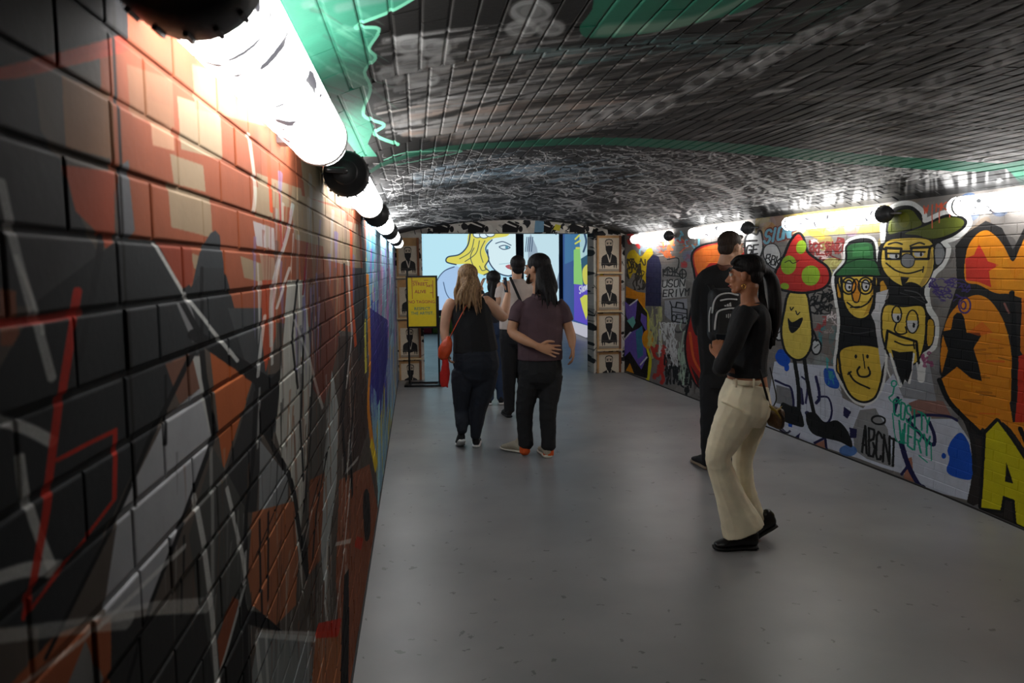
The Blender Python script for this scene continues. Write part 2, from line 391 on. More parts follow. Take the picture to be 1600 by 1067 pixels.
def streaks(n, xa, xb, ya, yb, la, lb, wa, wb, cols, alpha=.8):
    for _ in range(n):
        x = random.uniform(xa, xb); y = random.uniform(ya, yb); l = random.uniform(la, lb); t = random.uniform(-.06, .05)
        LW.stroke([(x, y), (x+t*l*.5+random.uniform(-1, 1), y+l*.5), (x+t*l, y+l)], random.uniform(wa, wb), random.choice(cols), alpha*random.uniform(.5, 1), dry=.25, w1=.4)
streaks(60, 395, 560, 270, 470, 40, 160, 2, 7, [TAN, (150, 160, 168), (196, 196, 194), ORA, (120, 60, 46), (120, 108, 160), (90, 70, 66)], .7)
streaks(20, 460, 500, 420, 520, 60, 160, 2, 5, [(118, 108, 170), (60, 60, 80), (190, 190, 190)], .7)
streaks(70, 430, 560, 480, 900, 60, 220, 1.2, 4, [(30, 28, 28), (60, 52, 48), (160, 160, 158), (110, 66, 48), (200, 200, 196), (140, 92, 66)], .7)
streaks(26, 250, 440, 700, 960, 60, 200, 1.2, 4, [(34, 34, 34), (150, 150, 148), (104, 66, 48), (70, 70, 70)], .5)
streaks(40, 380, 540, 800, 1000, 60, 200, 1.5, 4, [(36, 34, 34), (170, 170, 166), (120, 70, 50), (190, 190, 186)], .6)
# far end: blue, violet and pink runs
LW.poly([(571, 330), (624, 345), (624, 620), (604, 720), (592, 780), (584, 700), (576, 560)], (126, 160, 178))
for xa, xb, ya, yb, cols in [(572, 584, 360, 480, [(70, 150, 190), (90, 180, 200), (210, 200, 120)]), (580, 606, 380, 520, [(190, 110, 170), (150, 90, 190), (220, 150, 190), (120, 90, 180)]), (604, 622, 380, 520, [(170, 120, 180), (120, 110, 160), (200, 160, 190), (100, 90, 120)]),
                         (575, 592, 460, 620, [(40, 50, 150), (50, 40, 130), (80, 120, 190)]), (578, 605, 500, 600, [(60, 50, 150), (40, 36, 110), (90, 80, 180)]), (605, 622, 520, 600, [(160, 190, 205), (110, 130, 180), (170, 150, 120)]), (588, 612, 600, 700, [(150, 190, 205), (190, 170, 70), (90, 110, 110)])]:
    streaks(34, xa, xb, ya, yb, 40, 110, 1.2, 3.2, cols, .9)
LW.poly([(577, 480), (606, 500), (606, 560), (598, 610), (594, 660), (588, 612), (580, 600)], (46, 40, 120), .85)
LW.stroke([(574, 430), (578, 560), (576, 640), (586, 720)], 4, (206, 128, 40)); LW.stroke([(570, 500), (572, 580)], 3, (206, 196, 80)); LW.stroke([(580, 690), (588, 730)], 4, (210, 180, 40))
LW.stroke([(592, 630), (592, 790)], 3.5, (150, 196, 206)); LW.stroke([(566, 340), (570, 460), (562, 560)], 5, (40, 40, 44))
# long dark, pale and red lines
K = lambda pp, w_, c=BLK, a=1.0, sm=False, w1=None: LW.stroke(pp, w_, c, a, sm, w1=w1, dry=.15)
def Kz(w_, *q, c=BLK, a=1.0): LW.stroke(zl(list(q)), w_, c, a, False, dry=.12)
Kz(9, (168, 230), (60, 450), (-30, 660), (-200, 1000)); Kz(15, (160, 195), (210, 225), (352, 322)); Kz(8, (180, 190), (190, 300), (217, 450)); Kz(9, (217, 448), (145, 640), (60, 860), (0, 1067)); LW.poly(zl((318, 318), (345, 320), (382, 280), (374, 380), (362, 458), (330, 440)), BLK)
Kz(5, (336, 430), (402, 545), (416, 600), (440, 760), (450, 800)); Kz(6, (320, 340), (312, 520), (296, 640), (290, 900), (294, 1067)); Kz(8, (130, 110), (180, 200)); Kz(5, (185, 30), (182, 200)); Kz(3, (400, 560), (300, 800)); Kz(4, (95, 300), (96, 470)); Kz(3, (138, 700), (136, 900))
LW.poly(zl((294, 860), (302, 885), (335, 892), (388, 938), (330, 928), (298, 920)), BLK); LW.poly(zl((540, 800), (553, 780), (552, 1090), (530, 1090)), (28, 26, 28))
for q in ([(462, 300), (455, 460), (440, 640)], [(440, 200), (432, 420), (438, 560)], [(478, 560), (440, 700), (450, 780)], [(548, 260), (536, 420), (546, 560)], [(570, 300), (556, 470), (560, 600)], [(500, 480), (470, 640), (462, 760)], [(425, 60), (410, 200), (424, 330)], [(540, 20), (548, 220), (530, 420)], [(330, 660), (335, 900)], [(352, 640), (350, 860)]): Kz(3, *q)
K([(175, -20), (196, 430), (215, 790)], 4, (26, 24, 24)); K([(160, 370), (138, 500), (126, 560)], 9, (40, 40, 42))
K([(456, 330), (430, 430), (424, 520)], 3, (130, 40, 46)); K([(436, 300), (440, 400), (424, 450)], 2.5, (150, 56, 50)); K([(480, 380), (474, 460)], 2.5, (130, 36, 46)); K([(548, 360), (550, 470), (556, 540)], 3.5, (190, 78, 38)); K([(420, 240), (424, 330)], 5, (180, 70, 36))
def Wz(w_, a, *q): LW.stroke(zl(list(q)), w_, WHT, a, False, dry=.25, soft=.3)
Wz(5, .8, (68, -30), (150, 110), (272, 262)); Wz(7, .75, (165, 600), (190, 730), (212, 900), (226, 1090)); Wz(5, .75, (246, 580), (275, 700), (288, 760), (294, 815)); Wz(7, .75, (292, 830), (250, 980), (216, 1090)); Wz(5, .4, (208, 480), (212, 850)); Wz(4, .7, (294, 740), (292, 820))
Wz(14, .5, (-60, 905), (60, 880), (205, 872)); Wz(2.5, .8, (556, 560), (540, 740), (514, 935)); Wz(2.5, .7, (500, 700), (492, 860), (500, 930)); Wz(2, .7, (520, 720), (556, 712)); Wz(2.5, .6, (470, 600), (440, 720), (415, 800)); Wz(5, .6, (330, 944), (470, 952)); Wz(5, .5, (320, 940), (335, 1090)); Wz(4, .5, (345, 950), (352, 1090))
Wz(4, .7, (380, 10), (362, 120), (360, 270)); Wz(5, .75, (342, 150), (330, 250), (326, 300)); Wz(3, .6, (416, 160), (455, 260), (486, 380)); Wz(2, .7, (550, 10), (560, 200), (546, 330)); Wz(3, .5, (330, 330), (324, 480)); Wz(3, .5, (395, 480), (398, 540)); Wz(2.5, .6, (560, 470), (545, 540), (575, 505)); Wz(4, .8, (405, 30), (372, 130))
Wt = lambda pp, w_, a=.85, c=WHT: LW.stroke(pp, w_, c, min(1, a*1.3), True, dry=.2, soft=.3)
Wt([(2, 285), (24, 385), (50, 480), (80, 590)], 13, .5); Wt([(26, 400), (60, 490), (66, 520)], 6, .4); Wt([(-10, 655), (40, 668), (84, 690)], 16, .6); Wt([(34, 715), (48, 800), (84, 895)], 13, .6); Wt([(-10, 905), (40, 890), (90, 888)], 20, .6); Wt([(-10, 995), (150, 975), (200, 970)], 18, .4); Wt([(30, 1075), (130, 1000), (286, 855)], 8, .5)
Wt([(458, 320), (448, 370), (425, 450), (424, 540)], 5, .55, (190, 205, 206)); Wt([(388, 210), (398, 290), (396, 330)], 5, .6, (190, 190, 180))
Rd = lambda pp, w_, a=.95: LW.stroke(pp, w_, RED, a, False, dry=.25)
Rd([(122, 455), (98, 600), (72, 800), (42, 960)], 13); Rd([(92, 718), (182, 672), (180, 780), (40, 965)], 7); Rd([(-10, 507), (60, 500), (126, 488)], 13, .8); Rd([(496, 985), (530, 980)], 7, .9); Rd([(556, 846), (566, 850)], 4, .7)
MAT_LEFT = canvas_mat(LW, 'painted_brick_left', 'YZ', rough=.75, bump=.07, spec=.08)

# ================================================================== paint on the right brick wall
RW = Canvas('paint_right_wall', 2300, 860, 3.0, 12.0, 0, 2.12, (126, 121, 117), conv=onright)
RW.ps = staticmethod(lambda q: (q[0]**2/4350, q[0]/1244))
def blot(cv, x0, y0, x1, y1, n, cols, rmin, rmax, a=.5):
    for _ in range(n): cv.ell((random.uniform(x0, x1), random.uniform(y0, y1)), (random.uniform(rmin, rmax), random.uniform(rmin, rmax)), random.choice(cols), a*random.uniform(.5, 1), random.uniform(0, 3))
blot(RW, 970, 370, 1620, 800, 220, [(150, 145, 142), (100, 96, 95), (140, 120, 110), (110, 110, 116), (160, 158, 160)], 6, 26, .45)
RW.poly([(1180, 330), (1400, 320), (1400, 362), (1180, 372)], (196, 160, 50), .5); blot(RW, 1180, 340, 1400, 380, 26, [(206, 170, 40), (150, 110, 160), (190, 120, 90), (200, 190, 170)], 5, 16, .6)
blot(RW, 1400, 300, 1620, 420, 30, [(130, 110, 90), (70, 66, 66), (60, 90, 140), (150, 150, 150)], 8, 22, .6)
z4 = Zm(1180, 540, 3.679); z2 = Zm(1180, 320, 3.556); z3 = Zm(1360, 300, 3.556); z1 = Zm(960, 330, 3.444); zd = Zm(900, 330, 6.669); zf = Zm(900, 480, 6.669); zp = Zm(1050, 340, 3.555)
NAVY, BLU, YEL, OR2 = (32, 30, 78), (24, 84, 196), (228, 194, 76), (222, 136, 26)
def out(fn, pts_, fill, wb=5, halo=0, smooth=True, hc=(232, 232, 230), bc=(22, 22, 24)):
    pp = fn(pts_)
    if halo: RW.stroke(pp, wb*2+halo*2, hc, 1, smooth, True)
    if wb: RW.stroke(pp, wb*2, bc, 1, smooth, True)
    RW.poly(pp, fill, 1, smooth)
def ln(fn, pts_, w_, c=(22, 22, 24), a=1.0, sm=True): RW.stroke(fn(pts_), w_, c, a, sm)
# upper left tags
for _ in range(16): scribble(RW, 1000, 362, 1090, 400, 1, 2, random.choice([(120, 180, 200), (220, 110, 60), (200, 60, 60), (220, 220, 220), (60, 60, 64)]), .9)
scribble(RW, 1036, 376, 1062, 402, 8, 3, (226, 116, 60)); scribble(RW, 1062, 362, 1092, 392, 8, 2.5, (120, 184, 204)); scribble(RW, 1062, 398, 1082, 416, 5, 4, (190, 50, 50), .7); RW.ell((1078, 400), (12, 9), (110, 116, 150), .6)
scribble(RW, 980, 366, 1000, 388, 5, 3, (200, 60, 60)); blot(RW, 985, 365, 1030, 392, 12, [(190, 196, 206), (150, 155, 165)], 3, 8, .8)
RW.poly(zd((530, 540), (540, 440), (600, 400), (640, 440), (680, 470), (750, 390), (800, 420), (790, 640), (720, 760), (690, 700), (600, 640), (560, 700)), (206, 176, 30), 1, True); RW.poly(zd((520, 780), (640, 840), (720, 850), (720, 1100), (760, 1100), (760, 1700), (520, 1500)), (222, 140, 26), 1)
scribble(RW, 980, 405, 1008, 452, 22, 1.6, (50, 46, 44), .9)
# a plain dark blue patch stands between the yellow letters and the black tags
RW.poly(zd((728, 640), (740, 520), (800, 450), (860, 470), (888, 560), (885, 990), (724, 985)), (46, 46, 78), 1)
# violet letters with a yellow edge
RW.stroke(zf((520, 300), (600, 100), (640, 60), (700, 20), (745, 100), (745, 280), (700, 340), (770, 540), (745, 750)), 5, (214, 206, 30)); RW.poly(zf((490, 600), (500, 300), (520, -100), (640, -80), (740, 60), (740, 250), (700, 330), (760, 530), (740, 740), (600, 700), (500, 660)), (24, 24, 30), 1)
for q in [[(510, -60), (560, -20), (640, -90), (620, 120), (560, 180), (520, 80)], [(680, 60), (735, 100), (735, 260), (670, 140)], [(500, 330), (570, 260), (690, 200), (740, 520), (680, 650), (620, 560), (560, 460), (500, 520)]]: RW.poly(zf(q), (112, 90, 186), 1)
RW.poly(zf((530, 140), (600, 90), (620, 160), (590, 220)), (110, 190, 180)); RW.poly(zf((620, 250), (690, 190), (700, 500), (640, 540)), (60, 130, 160)); ln(zf, [(500, 340), (570, 260)], 2, (220, 220, 230)); ln(zf, [(560, -20), (640, -80)], 2, (220, 220, 230)); ln(zf, [(670, 600), (740, 520)], 2, (220, 220, 230))
RW.poly(zf((520, 660), (560, 580), (605, 690)), (230, 150, 20)); RW.ell((1012, 530), (9, 15), (226, 150, 30))
# black tags and the drawn tape player
RW.poly(z1((255, 380), (380, 360), (385, 460), (260, 470)), (206, 206, 206), .8)
ln(z1, [(285, 260), (345, 255), (330, 330), (290, 300), (265, 340), (350, 350)], 1.6); RW.ell((1067, 428), (5, 7), (22, 22, 24), 1, 0, 1, 0, 1.6); ln(z1, [(365, 310), (365, 365)], 1.5); ln(z1, [(345, 338), (385, 338)], 1.5)
text(RW, 'MSK', (1036, 432), 12, (9, -1), (30, 30, 32), 1.6, jit=.8); text(RW, 'USON', (1035, 449), 11, (9, -.5), (30, 30, 32), 1.5, .1, .7); text(RW, 'ERIVM', (1036, 464), 11, (8.5, -.5), (30, 30, 32), 1.5, .1, .7)
RW.poly(z1((270, 480), (390, 470), (395, 600), (330, 610), (270, 560)), (170, 172, 186), .7)
ln(z1, [(308, 515), (390, 528), (392, 605), (310, 592), (308, 515)], 1.8, sm=False); RW.ell((1053, 497), (3.2, 5), (22, 22, 24), 1, 0, 1, 0, 1.6); RW.ell((1070, 500), (3.2, 5), (22, 22, 24), 1, 0, 1, 0, 1.6); ln(z1, [(330, 515), (335, 490), (370, 495), (372, 522)], 2, sm=False); ln(z1, [(335, 555), (365, 558), (365, 580), (335, 577), (335, 555)], 1.4, sm=False); ln(z1, [(308, 540), (392, 552)], 1.4); ln(z1, [(310, 515), (298, 485)], 1.5)
ln(z1, [(310, 620), (335, 650), (370, 640), (400, 600)], 3, (50, 48, 50), .7)
scribble(RW, 1012, 480, 1034, 560, 26, 1.5, (196, 196, 130), .7); scribble(RW, 1030, 505, 1058, 575, 34, 1.6, (214, 214, 214), .9); scribble(RW, 1022, 540, 1040, 590, 8, 4, (190, 50, 40), .8); RW.stroke(zf((790, 420), (830, 520), (900, 560), (880, 640), (910, 740), (890, 790)), 5, (190, 46, 38), .9)
scribble(RW, 1038, 555, 1050, 600, 14, 1.8, (24, 24, 26)); scribble(RW, 1052, 565, 1080, 616, 26, 2.2, (24, 24, 26)); scribble(RW, 1060, 500, 1078, 600, 14, 1.6, (190, 214, 190), .7); scribble(RW, 1085, 590, 1110, 630, 8, 2, (90, 80, 78), .8)
# the red hooded shape
out(lambda q: q, [(1082, 402), (1090, 388), (1112, 381), (1140, 378), (1165, 392), (1172, 450), (1165, 540), (1150, 600), (1120, 612), (1092, 604), (1076, 572), (1072, 535), (1079, 495), (1088, 450), (1086, 425)], (176, 38, 30), 3)
RW.poly([(1084, 402), (1092, 390), (1120, 382), (1150, 386), (1140, 410), (1106, 412), (1092, 430)], (224, 112, 40), 1, True); RW.stroke([(1092, 436), (1100, 418), (1118, 400)], 4, (226, 120, 40)); RW.stroke([(1078, 520), (1084, 560), (1098, 585)], 4, (224, 96, 40)); RW.poly([(1078, 570), (1092, 590), (1110, 608), (1090, 602)], (60, 24, 24))
out(zp, [(470, 100), (430, 90), (410, 140), (420, 230), (470, 230), (500, 170), (490, 80)], (216, 216, 216), 3); text(RW, 'GE', (1166, 398), 14, (10, -1), (20, 20, 22), 2.4, .1); ln(zp, [(410, 130), (470, 128)], 3)
for i, (c_, w_) in enumerate([((120, 60, 56), 7), ((130, 190, 210), 4)]): text(RW, 'SIONE', (1194, 380), 20, (10, -2.4), c_, w_, .2, .6, smooth=True)
out(zp, [(520, 160), (570, 150), (600, 210), (580, 280), (540, 260), (510, 210)], (214, 214, 214), 1.5); text(RW, 'BBK', (1196, 411), 14, (8, 2), (24, 24, 26), 1.8, .2, .8)
scribble(RW, 1265, 372, 1318, 408, 16, 2.6, (120, 44, 44)); scribble(RW, 1268, 374, 1316, 404, 10, 1.6, (214, 190, 186)); text(RW, 'RESNO', (1270, 398), 18, (9.5, -.6), (140, 54, 52), 2.6, .1, 1); RW.ell((1300, 412), (16, 9), (214, 196, 90), .6); scribble(RW, 1290, 404, 1330, 440, 8, 2, (206, 206, 130), .7)
scribble(RW, 1200, 440, 1225, 470, 6, 2, (30, 30, 32)); scribble(RW, 1258, 445, 1320, 490, 22, 2, (34, 34, 36)); text(RW, 'BUBBLA', (1264, 478), 14, (10, -2.5), (20, 20, 22), 2.2, .3, 1)
scribble(RW, 1284, 485, 1318, 520, 14, 1.6, (222, 210, 210)); scribble(RW, 1280, 510, 1310, 560, 8, 3, (60, 140, 150), .7); scribble(RW, 1265, 495, 1290, 530, 6, 3, (170, 60, 60), .7); RW.poly(z2((370, 700), (430, 640), (470, 720), (440, 860), (380, 840)), (130, 118, 112), .6); blot(RW, 1255, 560, 1310, 590, 10, [(80, 150, 160), (150, 160, 160)], 5, 12, .6)
# white letters low on the wall
RW.poly(z4((110, 90), (470, 120), (500, 300), (620, 360), (800, 150), (1000, 100), (1010, 420), (1150, 420), (1230, 540), (1260, 700), (1250, 895), (970, 825), (860, 740), (730, 700), (600, 650), (350, 570), (50, 465)), (204, 208, 222), 1)
RW.poly(z4((120, 225), (210, 250), (220, 350), (120, 330)), (128, 128, 132)); RW.poly(z4((600, 370), (690, 360), (760, 480), (790, 700), (640, 650), (570, 600), (560, 480)), (140, 140, 142)); RW.poly(z4((960, 300), (1080, 320), (1130, 410), (1000, 410), (900, 400), (880, 330)), (150, 110, 100)); RW.poly(z4((870, 650), (900, 640), (910, 800), (850, 770)), (176, 120, 100)); RW.poly(z4((330, 570), (400, 540), (400, 590)), (176, 120, 100)); RW.poly(z4((760, 80), (1000, 100), (1040, 320), (850, 300)), (150, 152, 158))
for q, w_ in [([(115, 200), (170, 225), (205, 245), (220, 330), (210, 380)], 3.5), ([(270, 180), (300, 220), (290, 330)], 3), ([(350, 180), (370, 290), (350, 330)], 4.5), ([(360, 295), (420, 300), (440, 380), (420, 440), (380, 440)], 3), ([(300, 390), (330, 480)], 8), ([(400, 510), (410, 600)], 4), ([(340, 560), (400, 530)], 3.5), ([(840, 560), (880, 690), (940, 800), (965, 815)], 9), ([(870, 700), (840, 740)], 4), ([(880, 430), (940, 400), (1100, 405), (1160, 430)], 4.5), ([(1000, 440), (1030, 520), (1020, 570), (960, 520), (890, 440)], 6), ([(820, 300), (800, 380)], 5), ([(140, 460), (180, 500), (200, 490)], 2.5), ([(260, 250), (270, 330)], 6)]: ln(z4, q, w_, NAVY)
RW.poly(z4((510, 350), (550, 380), (530, 420), (505, 400)), NAVY); RW.poly(z4((540, 470), (585, 480), (580, 530), (545, 530)), NAVY); RW.poly(z4((220, 530), (240, 560), (260, 500)), NAVY)
RW.poly(z4((115, 60), (140, 20), (185, 40), (200, 90), (170, 120), (130, 100)), BLU, 1, True); RW.ell((1229, 574), (4, 6), BLU); RW.poly(z4((400, 130), (470, 150), (480, 240), (420, 235), (395, 190)), BLU, .9, True); RW.poly(z4((1130, 540), (1180, 500), (1225, 560), (1245, 660), (1245, 765), (1150, 755), (1100, 720), (1115, 650), (1105, 600)), BLU, 1, True); RW.ell((1474, 712), (3.5, 4.5), BLU); RW.ell((1325, 704), (14, 9), (60, 110, 190), .8); RW.poly(z4((190, 430), (215, 440), (210, 470), (190, 465)), BLU)
for x in (262, 292, 372, 398): ln(z4, [(x, 150), (x+4, 420)], .7, (120, 124, 140), .6)
scribble(RW, 1292, 560, 1310, 600, 8, 2, (70, 170, 170), .8)
# mushroom figure
for g in ((1275, 542), (1217, 520)): RW.ell(g, (9, 13), (22, 22, 24)); RW.ell(g, (6.5, 10.5), (200, 202, 204)); ln(lambda q: q, [(g[0]-3, g[1]+2), (g[0]+4, g[1]-4)], 1.4)
ln(lambda q: q, [(1262, 505), (1272, 520), (1276, 532)], 3.5); ln(lambda q: q, [(1240, 556), (1247, 600), (1248, 640)], 6); ln(lambda q: q, [(1256, 556), (1264, 610), (1273, 652)], 6)
RW.poly(z4((150, 330), (200, 345), (255, 365), (280, 460), (230, 458), (150, 420)), (22, 22, 24), 1, True); RW.poly(z4((290, 400), (340, 385), (400, 440), (470, 430), (530, 490), (557, 582), (480, 550), (330, 505)), (22, 22, 24), 1, True)
out(z2, [(195, 490), (275, 490), (300, 610), (310, 750), (280, 835), (225, 855), (170, 805), (150, 700), (165, 600)], (220, 196, 88), 3.5)
out(z2, [(235, 165), (262, 190), (285, 265), (340, 310), (395, 350), (408, 410), (370, 460), (260, 482), (140, 462), (108, 425), (120, 370), (160, 300), (195, 215)], (182, 46, 40), 4)
for c_, r_ in [((1251.7, 386), (8, 11)), ((1232, 414), (12, 15)), ((1266.6, 430.5), (14.6, 16)), ((1226, 447), (7, 5))]: RW.ell(c_, r_, (138, 172, 44), 1, .2)
ln(z2, [(195, 570), (200, 585), (212, 570)], 1.8); ln(z2, [(225, 590), (235, 610), (246, 598)], 1.8); RW.poly(z2((180, 628), (205, 652), (262, 626), (245, 680), (208, 712), (188, 690)), (20, 20, 22), 1, True); ln(z2, [(165, 320), (190, 310), (210, 325), (240, 312)], 1.2)
# the four yellow faces
WH = (232, 232, 230)
for q in [[(520, 205), (650, 195), (680, 330), (735, 395), (700, 480), (680, 600), (700, 700), (720, 830), (700, 1000), (640, 1090), (560, 1090), (490, 1000), (450, 900), (460, 780), (470, 640), (450, 500), (440, 400), (500, 310)]]: RW.stroke(z2(q), 9, WH, 1, True, True); RW.poly(z2(q), (26, 26, 28), 1, True)
RW.poly(z2((640, 600), (720, 520), (760, 700), (720, 800)), (196, 196, 200))
out(z2, [(455, 440), (470, 430), (480, 480), (475, 515), (458, 505)], (206, 150, 40), 2); out(z2, [(695, 430), (725, 430), (730, 490), (710, 530), (695, 500)], (206, 150, 40), 2)
out(z2, [(478, 395), (482, 490), (520, 590), (580, 630), (635, 600), (660, 500), (662, 395)], YEL, 2.5)
RW.poly(z2((640, 420), (662, 400), (660, 500), (630, 600), (600, 620), (640, 520)), (190, 140, 40), .7)
out(z2, [(520, 225), (640, 215), (660, 310), (720, 375), (690, 392), (600, 388), (470, 392), (450, 385), (500, 330), (512, 290)], (44, 96, 54), 3); ln(z2, [(505, 325), (580, 300), (660, 310)], 2, (24, 50, 30)); RW.poly(z2((540, 240), (630, 230), (640, 280), (540, 290)), (60, 124, 70))
for cx_, cy_ in ((520, 450), (612, 448)): RW.ell(z2((cx_, cy_))[0], (7, 10), (22, 22, 24)); RW.ell(z2((cx_, cy_))[0], (5, 7.5), (200, 200, 204)); RW.ell(z2((cx_+4, cy_+8))[0], (1.8, 2.4), (22, 22, 24)); ln(z2, [(cx_-28, cy_-20), (cx_+25, cy_-8)], 2)
out(z2, [(548, 430), (565, 420), (582, 480), (570, 535), (548, 530), (540, 480)], (222, 148, 40), 2); ln(z2, [(512, 542), (560, 572), (620, 550), (652, 505)], 2.4); ln(z2, [(530, 570), (580, 565)], 2); [RW.ell(z2((x_, 450))[0], (11, 13), (22, 22, 24), 1, 0, 1, 0, 2.6) for x_ in (520, 612)]; ln(z2, [(475, 425), (500, 430)], 3); ln(z2, [(640, 430), (668, 415)], 3); ln(z2, [(478, 400), (484, 520)], 4); ln(z2, [(662, 400), (662, 520), (640, 600)], 5)
RW.poly(z2((475, 800), (478, 730), (500, 700), (505, 640), (640, 640), (645, 700), (672, 730), (680, 800), (580, 780)), (24, 24, 26), 1); ln(z2, [(490, 705), (570, 715), (660, 700)], 1.5, (70, 70, 72))
out(z2, [(458, 840), (476, 828), (482, 890), (474, 935), (456, 920)], (200, 156, 46), 2); out(z2, [(690, 830), (706, 830), (712, 880), (696, 905)], (200, 156, 46), 2)
out(z4, [(495, 25), (492, 110), (510, 200), (550, 280), (615, 318), (680, 295), (715, 210), (730, 90), (715, 20), (600, 0)], (228, 192, 70), 3.5)
for x in (577, 645): RW.ell(z4((x, 62))[0], (2, 3.2), (22, 22, 24))
ln(z4, [(620, 50), (630, 130)], 1.6); ln(z4, [(600, 122), (586, 145), (600, 175), (640, 178), (660, 160), (650, 125)], 3); ln(z4, [(538, 155), (575, 205), (655, 245)], 3); ln(z4, [(532, 165), (550, 150)], 2.4); ln(z4, [(480, 250), (520, 300), (490, 270)], 1, (120, 120, 124))
# upper face with the olive hat
RW.stroke(z3((75, 270), (80, 160), (130, 85), (220, 70), (290, 120), (300, 165), (420, 118), (520, 130), (545, 180), (480, 245), (400, 275), (430, 320), (400, 400), (350, 450), (310, 540), (320, 640), (360, 720), (350, 850), (300, 900), (280, 1040)), 12, WH)
RW.poly(z3((80, 270), (90, 160), (130, 90), (220, 76), (280, 120), (300, 172), (420, 124), (515, 140), (535, 180), (470, 240), (390, 280), (420, 320), (390, 400), (340, 450), (300, 540), (310, 650), (350, 730), (340, 850), (280, 900), (200, 960), (90, 900), (60, 780), (70, 640), (100, 560), (40, 420), (50, 300)), (26, 26, 28), 1, True)
RW.poly(z3((30, 560), (100, 540), (70, 640), (60, 800), (90, 900), (60, 1000), (20, 700)), (200, 200, 204))
RW.poly(z3((100, 230), (118, 130), (170, 100), (225, 100), (262, 140), (280, 185), (180, 215)), (96, 104, 34), 1, True); RW.poly(z3((190, 230), (300, 190), (420, 140), (505, 150), (515, 185), (450, 230), (340, 262), (260, 240)), (92, 100, 36), 1, True); RW.ell(z3((185, 155))[0], (9, 12), (128, 128, 30), .7)
out(z3, [(78, 290), (62, 400), (110, 480), (200, 530), (285, 528), (335, 460), (350, 370), (325, 268), (160, 258)], (232, 198, 82), 2); RW.poly(z3((330, 300), (350, 370), (335, 460), (290, 525), (270, 520), (310, 440)), (170, 140, 70), .7)
out(z3, [(360, 300), (390, 290), (412, 340), (390, 395), (362, 395)], (140, 142, 146), 2)
for a_ in ([(85, 310), (170, 315), (165, 372), (88, 372)], [(225, 310), (330, 305), (322, 372), (228, 372)]): RW.stroke(z3(a_), 4, (22, 22, 24), 1, False, True)
for q in ((130, 355), (268, 345)): RW.ell(z3(q)[0], (8, 4.5), (206, 206, 208)); RW.ell(z3((q[0]+12, q[1]+2))[0], (2, 3), (22, 22, 24)); ln(z3, [(q[0]-35, q[1]-14), (q[0]+35, q[1]-12)], 2.5)
ln(z3, [(50, 310), (85, 320)], 4); ln(z3, [(330, 305), (360, 290)], 4); ln(z3, [(170, 330), (225, 330)], 4); out(z3, [(175, 360), (205, 345), (240, 365), (235, 405), (205, 418), (175, 400)], (138, 140, 144), 1.5)
ln(z3, [(88, 395), (140, 435), (210, 452), (292, 430)], 2.4); ln(z3, [(295, 415), (290, 445)], 2); ln(z3, [(100, 290), (140, 280), (175, 290)], 2.5); ln(z3, [(220, 300), (270, 282), (300, 290)], 2.5); RW.poly(z3((165, 470), (215, 475), (200, 500), (175, 520)), (24, 24, 26))
RW.poly(z3((80, 610), (120, 580), (160, 555), (180, 515), (225, 500), (280, 525), (305, 590), (310, 620), (200, 630)), (24, 24, 26), 1, True); ln(z3, [(190, 545), (260, 560), (300, 600)], 2, (84, 84, 86)); ln(z3, [(165, 560), (240, 585), (300, 615)], 1.4, (70, 70, 72))
out(z3, [(82, 635), (66, 750), (85, 860), (140, 930), (235, 955), (285, 880), (302, 750), (290, 640), (180, 640)], (228, 194, 74), 2.5); out(z3, [(318, 720), (345, 715), (352, 770), (340, 840), (315, 845)], (204, 160, 46), 2)
for q, r_ in (((145, 680), (6.5, 12)), ((232, 720), (8.5, 17))): RW.ell(z3(q)[0], (r_[0]+2, r_[1]+2), (22, 22, 24)); RW.poly([(z3(q)[0][0]+r_[0]*math.cos(t)*(1 if math.sin(t) < 0 else .95), z3(q)[0][1]-r_[1]*math.sin(t)) for t in np.linspace(0, 6.28, 18)], (228, 194, 74)); RW.poly([(z3(q)[0][0]+r_[0]*math.cos(t), z3(q)[0][1]+r_[1]*math.sin(t)) for t in np.linspace(-.1, 3.25, 14)], (206, 206, 208)); RW.ell(z3((q[0]+8, q[1]+20))[0], (2, 4), (22, 22, 24))
ln(z3, [(145, 730), (135, 770), (165, 790), (200, 780), (195, 750)], 2.4); ln(z3, [(82, 870), (95, 770), (160, 800), (255, 830), (268, 950)], 4, sm=False); ln(z3, [(135, 830), (190, 850), (245, 850)], 2.4); ln(z3, [(240, 835), (246, 870)], 2.4)
RW.stroke(z3((110, 900), (150, 1030), (165, 1080), (190, 1040), (215, 1060), (240, 900)), 4, WH, 1, False); RW.poly(z3((115, 875), (160, 890), (235, 885), (228, 990), (205, 1060), (190, 1040), (178, 1075), (150, 1000)), (24, 24, 26))
ln(z3, [(85, 900), (92, 980), (110, 1030)], 2.5, WH, 1, False); ln(z3, [(258, 950), (265, 1020)], 2.5, WH)
